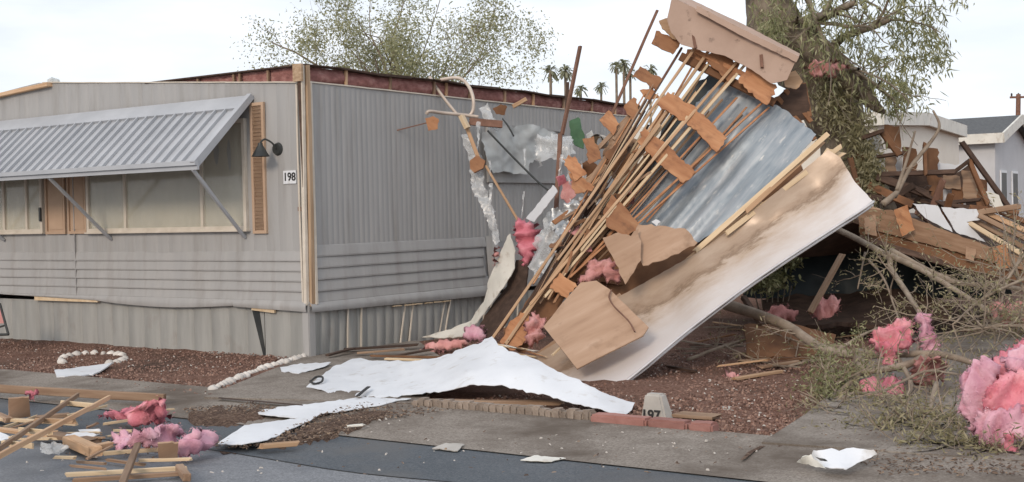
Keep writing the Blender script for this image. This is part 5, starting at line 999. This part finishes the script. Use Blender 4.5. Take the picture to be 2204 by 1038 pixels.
for i, (a, b) in enumerate((((2105, 463), (2300, 560)), ((2079, 476), (2195, 545)), ((2118, 456), (2290, 535)), ((2090, 470), (2260, 565)), ((2130, 448), (2300, 512)), ((2126, 474), (2210, 516)))):
    cb(a, b, 14.6 + .05 * i, 14.1 + .05 * i, .06, .03, (m_wood2, m_pale, m_wood, m_wood2, m_gusd, m_wood)[i], 'roof_slat', 60 + i)
for i, (q, m, l) in enumerate((([(1853, 296), (1893, 284), (1904, 322), (1864, 326)], m_white, 'white panel glimpsed between the trunk and brown carport plates'), ([(1884, 328), (1904, 326), (1904, 372), (1890, 372)], m_white, 'narrow white panel below the glimpsed one at carport'),
                             ([(1926, 332), (1942, 330), (1940, 372), (1926, 374)], m_white, 'slim white panel between two brown carport plates'), ([(2012, 372), (2052, 368), (2084, 342), (2094, 350), (2056, 356), (2014, 348)], m_white, 'bent white roof flap peaking over the collapsed carport'),
                             ([(1964, 438), (2018, 442), (2050, 500), (1992, 470)], m_white, 'left white panel lying in the carport frame'), ([(2026, 446), (2102, 450), (2112, 472), (2080, 478), (2122, 522), (2058, 500)], m_white, 'right white panel with broken edge lying in the carport frame'),
                             ([(1966, 408), (1994, 404), (1998, 432), (1964, 436)], m_white, 'small white patch behind the left carport rafters'), ([(2028, 408), (2070, 408), (2080, 444), (2020, 436)], m_white, 'white patch behind the middle carport rafters'),
                             ([(2122, 412), (2150, 420), (2168, 462), (2140, 452)], m_whited, 'crumpled pale scrap right of the carport plates'))):
    thingsheet('white_roof_panel', [(x, y, 15.7 if i < 4 or i in (6, 7) else 14.6) for x, y in q], m, l, 'panel', step=9, jag=1, thick=.01, crumple=.012, seed=90 + i)
thingsheet('teal_panel', [(1600, 560, 15.6), (1760, 510, 15.6), (1900, 500, 15.5), (2040, 540, 15.3), (2160, 590, 15.0), (2180, 640, 14.9), (1900, 640, 15.2), (1690, 645, 15.4), (1600, 640, 15.5)], m_teal, 'dark teal panel added to fill the dark area under the collapsed carport', 'panel', step=16, jag=1, thick=.05, crumple=.05, seed=99)  # dark sheet fills the dark area under the debris
# dark deck added overhead to put the ground below in shade
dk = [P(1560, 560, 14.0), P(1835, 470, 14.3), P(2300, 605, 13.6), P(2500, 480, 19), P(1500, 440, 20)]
mb = MB(); mb.add(dk + [p - UP * .05 for p in dk], [(0, 1, 2, 3, 4), (9, 8, 7, 6, 5)] + [(k, 5 + k, 5 + (k + 1) % 5, (k + 1) % 5) for k in range(5)]); mb.build('added_deck', m_dkwood, cw)
for i, (a, ya, b, yb, l) in enumerate(((( 1813, 548), 13.6, (1744, 672), 13.3, 'grey prop leaning in the shade under the collapsed carport'), ((1640, 700), 12.9, (1600, 640), 13.2, 'dark prop half hidden behind the long metal sheet'))):
    tag(board('timber_prop', P(a[0], a[1], ya), P(b[0], b[1], yb), .06, .05, m_wood2 if i == 0 else m_dkwood, seed=i), l, 'prop')
thingsheet('dark_board', [(1640, 640, 14.9), (1800, 630, 15.0), (1960, 622, 14.9), (2050, 650, 14.6), (2040, 690, 14.2), (1900, 700, 14.0), (1740, 705, 14.1), (1650, 690, 14.4)], m_dkwood, 'wide dark board lying low below the teal panel in shade', 'board', step=14, jag=1.5, thick=.05, crumple=.06, seed=101)
thingsheet('dark_board', [(1600, 700, 12.9), (1700, 696, 13), (1800, 720, 13), (1790, 752, 12.7), (1700, 765, 12.5), (1610, 766, 12.5)], m_gusd, 'dark brown collapsed board lying in shade behind the fallen branch', 'board', step=12, jag=1.2, thick=.05, crumple=.04, seed=100)
for i, (a, b, w_, m, l) in enumerate((((1590, 778), (1650, 775), .12, m_wood2, 'short grey plank on gravel nearest to the metal sheet'), ((1640, 790), (1720, 778), .07, m_wood2, 'grey brown plank on gravel below the dark board'), ((1670, 772), (1790, 772), .09, m_gusd, 'dark brown plank on gravel under the branch'), ((1580, 816), (1680, 800), .06, m_wood, 'thin curved tan plank beside the tiny pink tuft'),
                                 ((1460, 892), (1536, 897), .16, m_wood2, 'flat tan wood offcut beside the concrete number marker'), ((1440, 790), (1500, 800), .04, m_dkwood, 'dark stick on gravel behind the concrete number marker'), ((1600, 762), (1700, 752), .05, m_gusd, 'brown lath in shade in front of the dark board'))):
    tag(board('plank', G(a[0], a[1], .05), G(b[0], b[1], .05), w_, .025, m, seed=70 + i, ends=.03), l, 'plank')
rs_ = random.Random(19)
for k in range(26):
    x = rs_.uniform(1440, 1860); y = rs_.uniform(690, 800); a = rs_.uniform(-.5, .6); l = rs_.uniform(25, 110); m = rs_.choice((m_wood2, m_gusd, m_twig, m_twig, m_dkwood, m_wood))
    o = board('broken_stick', G(x, y, .05), G(x + l * math.cos(a), y - l * math.sin(a) * .4, rs_.uniform(.05, .12)), rs_.uniform(.012, .045), rs_.uniform(.010, .02), m, seed=800 + k, ends=.03)
    tag(o, 'thin broken stick among the timber scraps on the shaded gravel behind the number marker', 'stick', 'broken sticks on the shaded gravel')
tag(rock('grey_stone', G(1563, 884), .07, .05, .035, m_mark, 4), 'flat pale grey stone on gravel right of the number marker', 'stone')
tag(rock('grey_stone', G(1800, 700), .28, .2, .10, m_edge, 6), 'flat grey slab stone in the shade behind the fallen branch', 'stone')

# ================================================================== FALLEN BRANCHES
def branch(name, label, paths, Y0, leafn, seed, lm=m_leafC, twigs=26, tl=.35):
    rnd = random.Random(seed); pth = []; tips = []; mb = MB(); first = None
    for (pts, r0, r1) in paths:
        pp = smoothpath([P(*q) for q in pts], 5); n = len(pp); mb.tube(pp, [r0 + (r1 - r0) * i / n for i in range(n)], 8)
        pth.append(pp); first = first or pp[0]
    for v_ in mb.v: v_ += Vector((0, 0, .006)) * noise.noise(v_ * 14)
    tw = MB()
    for k in range(twigs):
        pp = rnd.choice(pth); i = rnd.randint(len(pp) // 4, len(pp) - 1); p = pp[i]; d = Vector((rnd.gauss(0, 1), rnd.gauss(0, .7), rnd.gauss(.15, .7)))
        grow(p, d, rnd.uniform(.5, 1.2) * tl, .008, 1, tw, tips, rnd, .35, 3, .05, 4)
    for t in tips: t.z = max(t.z, .06)
    for v_ in tw.v: v_.z = max(v_.z, .055)
    e = empty(name, Vector((first.x, first.y, 0)), label, 'fallen branch')
    mb.build('limb', m_twig, e, True)
    if twigs: tw.build('twigs', m_twig, e)
    if leafn and tips:
        tp = np.array([tuple(t) for t in tips]); r = np.random.default_rng(seed); tp = tp[r.random(len(tp)) < .45]; c = tp[r.integers(0, len(tp), leafn)] + r.normal(0, .035, (leafn, 3)); c[:, 2] = np.maximum(c[:, 2], .06)
        v, f = leaves(c, .05, .006, .1, seed); obj('foliage', v, f, lm, e)
    return e
branch('fallen_branch', 'thick pale fallen limb running across the yard from metal sheet to driveway', [
    ([(1560, 655, 12.9), (1640, 680, 12.4), (1700, 705, 11.9), (1760, 745, 11.3), (1830, 763, 10.9), (1930, 762, 10.6), (2030, 764, 10.4), (2105, 786, 10.3)], .060, .022),
    ([(1995, 765, 10.5), (1950, 786, 10.3), (1870, 800, 10.2), (1850, 800, 10.2)], .034, .020), ([(1850, 760, 10.9), (1852, 800, 10.3)], .045, .04), ([(1852, 802, 10.2), (1800, 850, 9.9), (1768, 882, 9.6)], .022, .012),
    ([(1935, 775, 10.4), (1962, 830, 10.0), (1938, 868, 9.7), (1908, 906, 9.2)], .022, .010), ([(1800, 756, 11.0), (1850, 725, 11.2), (1890, 706, 11.4)], .018, .008)], 11, 500, 3, twigs=26)
branch('fallen_branch', 'forked bare twig branch lying on the driveway near the big pink heap', [
    ([(2016, 825, 9.3), (2004, 886, 9.0), (2040, 925, 8.7), (2034, 966, 8.4), (2052, 984, 8.3)], .020, .009), ([(2034, 966, 8.4), (2096, 956, 8.5)], .012, .006), ([(2034, 966, 8.4), (1990, 975, 8.3), (1930, 960, 8.4)], .012, .006), ([(2004, 888, 9.0), (1972, 918, 8.8)], .012, .006), ([(2052, 984, 8.3), (2030, 1004, 8.0)], .008, .004)], 9, 800, 4, twigs=34, tl=.42)
branch('fallen_branch', 'long grey limbs hanging from the leaning tree down behind the pink flap', [
    ([(1795, 490, 13.4), (1905, 548, 12.6), (1918, 580, 12.3), (1958, 640, 11.6), (1984, 690, 11.0), (1974, 760, 10.6)], .036, .016), ([(1905, 545, 12.6), (1990, 585, 12.0), (2090, 645, 11.4), (2160, 690, 11.0)], .034, .014), ([(1918, 540, 12.7), (2048, 605, 12.0), (2150, 615, 11.7), (2240, 630, 11.5)], .034, .016),
    ([(1862, 543, 13.0), (1846, 622, 12.8)], .012, .006), ([(1870, 560, 12.8), (1902, 600, 12.3), (1925, 660, 11.8), (1935, 690, 11.4)], .014, .007)], 12, 900, 5, twigs=30)
branch('fallen_branch', 'tangled leafy brush pile at the right edge above the big pink heap', [
    ([(2230, 520, 11.3), (2170, 600, 11.0), (2150, 680, 10.7), (2140, 740, 10.4)], .016, .008), ([(2230, 590, 11.0), (2120, 640, 10.8), (2050, 700, 10.6)], .016, .007), ([(2240, 700, 10.2), (2150, 702, 10.2), (2080, 712, 10.2)], .014, .006), ([(2204, 640, 10.8), (2190, 720, 10.3)], .012, .006), ([(2180, 560, 11.2), (2210, 640, 10.9), (2260, 720, 10.4)], .014, .007)], 11, 2200, 6, twigs=70, tl=.6)
branch('fallen_branch', 'small leafy sprig on the gravel at the driveway corner', [([(1860, 775, 10.6), (1810, 800, 10.3), (1770, 830, 10.0)], .012, .005), ([(1810, 800, 10.3), (1790, 870, 9.6)], .009, .004)], 10, 1700, 7, lm=m_leafB, twigs=26, tl=.3)
branch('fallen_branch', 'low leafy debris at the bottom right corner under the pink heap', [([(2100, 1010, 7.7), (2040, 1015, 7.7), (1960, 1000, 7.9)], .010, .005), ([(2204, 1000, 7.6), (2120, 1020, 7.5)], .01, .005), ([(2000, 900, 8.9), (1930, 930, 8.6), (1880, 945, 8.4)], .009, .004)], 8, 1200, 8, twigs=46, tl=.35)
branch('fallen_branch', 'pale bare forked limb lying flat on the driveway left of the big pink heap', [([(1768, 884, 9.6), (1830, 850, 9.7), (1900, 842, 9.7), (1990, 800, 9.9), (2060, 806, 9.6)], .016, .008), ([(1900, 842, 9.7), (1960, 872, 9.3), (2050, 880, 9.1)], .012, .006), ([(1960, 872, 9.3), (1990, 915, 8.9), (2080, 930, 8.6)], .010, .005), ([(1830, 850, 9.7), (1810, 880, 9.4), (1830, 930, 8.9)], .010, .005)], 9, 500, 12, twigs=30, tl=.4)
branch('fallen_branch', 'thin bare branch lying in the shade under the long metal sheet', [([(1480, 775, 12.4), (1560, 745, 12.7), (1650, 722, 12.9), (1730, 738, 12.6)], .018, .007), ([(1560, 745, 12.7), (1620, 772, 12.2), (1690, 792, 11.7)], .012, .005)], 12, 120, 14, twigs=16, tl=.3)
branch('bare_sapling', 'bare grey sticks poking up out of the collapsed carport', [([(1925, 425, 14.6), (1960, 360, 14.7), (2000, 310, 14.8), (2022, 272, 14.8), (2008, 238, 14.8)], .030, .012), ([(1930, 410, 14.6), (1950, 350, 14.7), (1970, 282, 14.7)], .024, .010), ([(1900, 440, 14.5), (1930, 415, 14.6)], .04, .03)], 14, 0, 9, twigs=3, tl=.3)
# low greenery in the yard shade
pts = []
for (x, y, sx, sy, n) in ((1650, 600, 40, 22, 900), (1700, 560, 24, 12, 300)):
    for k in range(n): p = P(x + r.normal() * sx * .6, y + r.normal() * sy * .6, 14.8 + r.normal() * .3); pts.append(tuple(p))
sh = empty('shrub', Vector((P(1660, 640, 14.8).x, 14.8, 0)), 'dark green low shrub in the shade behind the long metal sheet', 'shrub')
v, f = leaves(np.array(pts), .09, .016, .1, 44); obj('foliage', v, f, m_leafB, sh)
mb = MB()
for k in range(7): p = P(1620 + k * 14, 615, 14.8); mb.tube([Vector((p.x - .05 * k + .15, p.y, 0)), p], [.012, .006], 5)
obj_ = mb.build('stems', m_bark, sh)

# ================================================================== SMALL SETTING PIECES
# ring of white stones
st = rock('white_stone', G(200, 780), .055, .05, .045, m_stone, 1); tag(st, 'rounded white stone in the ring on the front gravel bed', 'stone', 'ring of white stones on the gravel')
for i in range(22):
    a = 2 * math.pi * i / 22 + .1; px = 200 + 70 * math.cos(a); py = 779 - 13 * math.sin(a) - .03 * (px - 200)
    if py > 786 and px < 235: continue
    o = st.copy(); sc.collection.objects.link(o); p = G(px, py); o.location = (p.x, p.y, .02); k = random.uniform(.7, 1.25); o.scale = (k, k * random.uniform(.8, 1.1), k); o.rotation_euler = (0, 0, random.uniform(0, 6))
st.location = G(262, 770) + UP * .02
st = rock('edging_stone', G(452, 850), .05, .045, .04, m_stone, 9); tag(st, 'small white edging stone in the row along the left side of path', 'stone', 'white stones along the path edge')
for i in range(1, 34):
    t = i / 33; px = 452 + 205 * t + random.uniform(-2, 2); py = 850 - 74 * t + random.uniform(-1, 1) - 6 * math.sin(t * 3)
    o = st.copy(); sc.collection.objects.link(o); p = G(px, py); o.location = (p.x, p.y, .035); k = random.uniform(.65, 1.2); o.scale = (k, k, k); o.rotation_euler = (0, 0, random.uniform(0, 6))
# scalloped edging blocks and red pavers
def block(name, s, d, L, Dp, H, m, seed):
    bm = bmesh.new(); bmesh.ops.create_cube(bm, size=1); bmesh.ops.scale(bm, vec=(L, Dp, H), verts=bm.verts)
    bmesh.ops.bevel(bm, geom=bm.edges[:], offset=min(L, H) * .16, segments=2, affect='EDGES')
    bmesh.ops.subdivide_edges(bm, edges=[e for e in bm.edges if e.calc_length() > .04], cuts=2, use_grid_fill=True)
    for v_ in bm.verts: v_.co += Vector((1, 1, 1)) * .006 * noise.noise(v_.co * 20 + Vector((seed, 0, 0))); v_.co.z += H / 2
    me = bpy.data.meshes.new(name); bm.to_mesh(me); bm.free(); me.materials.append(m); o = bpy.data.objects.new(name, me); sc.collection.objects.link(o)
    o.location = SD(s, d, 0); o.rotation_euler = (0, 0, math.atan2(U.y, U.x)); return o
def sd_of(px, py): p = G(px, py) - C0; return p.dot(U), p.dot(W)
sA, dA = sd_of(845, 897); sB, dB = sd_of(1262, 918)
b0_ = block('edging_block', sA, D_IN - .02, .082, .085, .085, m_edge, 1); tag(b0_, 'small worn concrete edging block in the row along the gravel yard', 'edging block', 'edging blocks in front of the yard')
nb = 26
for i in range(1, nb):
    o = b0_.copy(); sc.collection.objects.link(o); t = i / (nb - 1); o.location = SD(sA + (sB - sA) * t, D_IN - .03 + random.uniform(-.012, .012), random.uniform(.015, .03)); o.rotation_euler = (random.uniform(-.08, .08), random.uniform(-.08, .08), math.atan2(U.y, U.x) + random.uniform(-.12, .12)); k = random.uniform(.88, 1.08); o.scale = (k, 1, k)
for i, (xa, xb, l) in enumerate(((1266, 1378, 'left red concrete paver in front of the number marker'), (1380, 1458, 'middle red concrete paver in front of the number marker'), (1462, 1510, 'short red concrete paver right of the number marker'))):
    s0, _ = sd_of(xa, 922 + (xa - 1266) * .13); s1, _ = sd_of(xb, 922 + (xb - 1266) * .13); tag(block('red_paver', (s0 + s1) / 2, D_IN - .02, abs(s1 - s0), .13, .10, m_redp, 5 + i), l, 'paver')
# number marker 197
mk = G(1414, 910); x_ = -U; e = empty('number_marker', Vector((mk.x, mk.y, 0)), 'tapered concrete marker with painted number 197 at the yard edge', 'marker')
bm = bmesh.new(); vs = [bm.verts.new(v_) for v_ in ((-.115, -.06, -.02), (.115, -.06, -.02), (.115, .09, -.02), (-.115, .09, -.02), (-.075, -.045, .215), (.055, -.045, .215), (.055, .05, .215), (-.075, .05, .215))]
for f_ in ((3, 2, 1, 0), (4, 5, 6, 7), (0, 1, 5, 4), (1, 2, 6, 5), (2, 3, 7, 6), (3, 0, 4, 7)): bm.faces.new([vs[i] for i in f_])
bmesh.ops.bevel(bm, geom=bm.edges[:], offset=.014, segments=3, affect='EDGES')
R_ = basis(x_, V, UP, Vector((mk.x, mk.y, 0)))
vv = [R_ @ v_.co for v_ in bm.verts]; ff = [[v_.index for v_ in f_.verts] for f_ in bm.faces]; bm.verts.index_update(); ff = [[v_.index for v_ in f_.verts] for f_ in bm.faces]; bm.free()
obj('marker_block', vv, ff, m_mark, e)
tn = (W + UP * .064).normalized(); tu = tn.cross(x_).normalized()
text_mesh('digits', '197', .105, m_ink, basis(x_, tu, tn, Vector((mk.x, mk.y, .06)) + W * .0625 - x_ * .018), e, .003)
# black framed chair at the left edge
ch = empty('folding_chair', G(5, 728), 'black framed folding chair with pink cloth cut off by the left edge', 'chair')
mb = MB(); mb.tube([P(0, 655, 15.2), P(18, 720, 15.1)], .016, 8); mb.tube([P(-60, 655, 15.4), P(-42, 722, 15.3)], .016, 8); mb.tube([P(0, 655, 15.2), P(-60, 655, 15.4)], .016, 8); mb.tube([P(18, 720, 15.1), P(-42, 722, 15.3)], .016, 8); mb.tube([P(12, 700, 15.15), P(-40, 716, 15.3)], .012, 8); mb.build('frame', m_dark, ch)
sheet('seat_cloth', [(-58, 660, 15.38), (0, 662, 15.19), (10, 696, 15.15), (-45, 698, 15.32)], m_pink2, ch, step=10, jag=0, thick=.006, seed=1)

# ================================================================== LUMBER ON THE STREET
def lum(a, b, ha, hb, w_, t_, m, label, cat='board', nm='lumber_board', sd=0): return tag(board(nm, G(a[0], a[1], ha), G(b[0], b[1], hb), w_, t_, m, seed=sd, ends=.015), label, cat)
lum((-60, 833), (352, 857), .11, .08, .04, .07, m_wood2, 'long yellow board lying along the gutter at left', sd=1)
lf = empty('ladder_frame', G(100, 920), 'ladder-like wooden truss frame lying slanted on the street at left', 'wooden frame')
def lb_(a, b, ha, hb, w_=.022, t_=.034, m=m_pale, nm='rung', sd=0): return board(nm, G(a[0], a[1], ha), G(b[0], b[1], hb), w_, t_, m, lf, seed=sd)
lb_((-30, 985), (168, 850), .22, .20, nm='rail', m=m_wood2, sd=1); lb_((-40, 1002), (235, 856), .26, .22, nm='rail', m=m_wood, sd=2)
lb_((133, 867), (208, 874), .19, .19, m=m_pale, sd=3); lb_((76, 905), (160, 908), .19, .2, m=m_wood, sd=4); lb_((42, 926), (108, 932), .19, .2, m=m_pale, sd=5); lb_((8, 954), (72, 960), .19, .2, m=m_pale, sd=6)
lum((-60, 898), (165, 912), .06, .06, .05, .025, m_pale, 'pale board lying under the middle of the ladder frame', sd=11)
lum((-60, 918), (110, 938), .04, .05, .07, .025, m_wood, 'tan board lying under the lower part of the ladder frame', sd=12)
lum((80, 900), (150, 893), .05, .05, .08, .03, m_wood2, 'short grey board just right of the square plywood at left', sd=13)
lum((110, 935), (200, 950), .05, .06, .12, .03, m_wood2, 'short wide board right of the ladder frame foot', sd=14)
lum((150, 948), (205, 972), .06, .06, .09, .07, m_wood, 'chunky tan timber block between ladder frame and mauve clump', 'timber block', 'timber_block', 15)
lum((205, 962), (240, 955), .05, .05, .07, .03, m_wood, 'short tan piece right of the chunky timber block', sd=16)
lum((222, 976), (345, 968), .04, .04, .035, .025, m_pale, 'pale stick running right from the timber block to tan square', sd=17)
lum((296, 958), (260, 1050), .10, .07, .04, .035, m_wood2, 'weathered post standing out toward the camera from the pink lumps', sd=18)
lum((146, 1022), (398, 1008), .03, .03, .035, .025, m_pale, 'pale board lying crosswise at the bottom left', sd=19)
lum((160, 1034), (392, 1020), .03, .03, .04, .025, m_wood2, 'thin weathered board just below the crosswise pale board', sd=20)
lum((386, 1006), (402, 1028), .05, .05, .05, .05, m_wood2, 'small dark block at the right end of the crosswise board', sd=21)
lum((-40, 880), (20, 905), .05, .06, .06, .04, m_wood2, 'dark board end poking in at the left frame edge', sd=22)
lum((230, 990), (310, 1000), .03, .03, .03, .015, m_wood2, 'thin lath behind the weathered post', sd=23)
rq = random.Random(15)
for k in range(20):
    x = rq.uniform(-20, 330); y = rq.uniform(880, 1010); a = rq.choice((rq.uniform(-.25, .25), rq.uniform(.4, 1.0))); l = rq.uniform(30, 110); h = rq.uniform(.02, .07)
    lum((x, y), (x + l * math.cos(a), y - l * math.sin(a) * .35), h, h + rq.uniform(0, .04), rq.uniform(.012, .03), rq.uniform(.01, .02), rq.choice((m_wood, m_wood2, m_pale, m_pale)), 'thin broken stick in the timber litter on the street at lower left', 'stick', 'broken_stick', 600 + k)['group'] = 'thin broken sticks on the street'
thingsheet('plywood_square', [(18, 858, .22), (62, 856, .22), (66, 897, .05), (20, 904, .05)], m_board, 'square brown plywood plate standing at the upper left of ladder frame', 'board', mode='h', step=8, jag=.5, thick=.014, seed=1)
thingsheet('plywood_square', [(339, 955, .16), (384, 954, .16), (382, 986, .05), (342, 988, .05)], m_board, 'tan square board leaning on the pink lumps', 'board', mode='h', step=8, jag=.8, thick=.014, seed=2)
thingsheet('pale_piece', [(130, 940, .06), (165, 930, .1), (215, 934, .08), (186, 946, .05), (140, 950, .05)], m_white, 'white sheet scrap lying right of the ladder frame', 'scrap', mode='h', step=7, jag=.8, thick=.006, crumple=.008, seed=3)
thingsheet('pale_piece', [(-40, 925, .06), (0, 930, .08), (24, 940, .06), (5, 948, .05), (-40, 944, .05)], m_white, 'white sheet scrap at the left edge under the ladder frame', 'scrap', mode='h', step=7, jag=.8, thick=.006, seed=4)
thingsheet('pale_piece', [(168, 925, .05), (214, 923, .07), (216, 929, .05), (172, 930, .04)], m_white, 'slim bright strip lying left of the pink lumps', 'scrap', mode='h', step=7, jag=.4, thick=.01, seed=5)
thingsheet('plastic_film', [(80, 960, .05), (120, 950, .12), (150, 962, .08), (130, 980, .03), (90, 975, .03)], m_plas, 'crinkled clear plastic lying on the asphalt below the ladder frame', 'plastic film', mode='h', step=5, jag=1.5, thick=.002, crumple=.04, cscale=10, seed=6)
lum((640, 955), (560, 962), .05, .05, .06, .03, m_wood, 'orange brown board end in the soil below the forked white sheet', sd=31)
lum((745, 918), (782, 914), .045, .05, .03, .015, m_whited, 'thin white stick on the soil drift right of the forked sheet', 'stick', 'white_stick', 32)
# twiggy dark debris between path and wall
rj = random.Random(77)
DL = ['dark board lying flattest along the skirting right of the corner', 'dark lath nearest the orange pink roll', 'brown lath between path and skirting', 'long brown lath crossing behind the white sheet', 'pale lath peeking out behind the white sheet', 'short dark lath close to the home corner']
for i, (a, b) in enumerate((((740, 752), (900, 742)), ((840, 768), (930, 752)), ((770, 760), (870, 752)), ((800, 766), (960, 770)), ((830, 772), (920, 776)), ((705, 765), (760, 750)))):
    tag(board('lath', G(a[0], a[1], .08), G(b[0], b[1], .10), .10 if i == 0 else .05, .02, (m_dkwood, m_dkwood, m_wood2, m_gusd, m_pale, m_dkwood)[i], seed=100 + i), DL[i], 'lath')
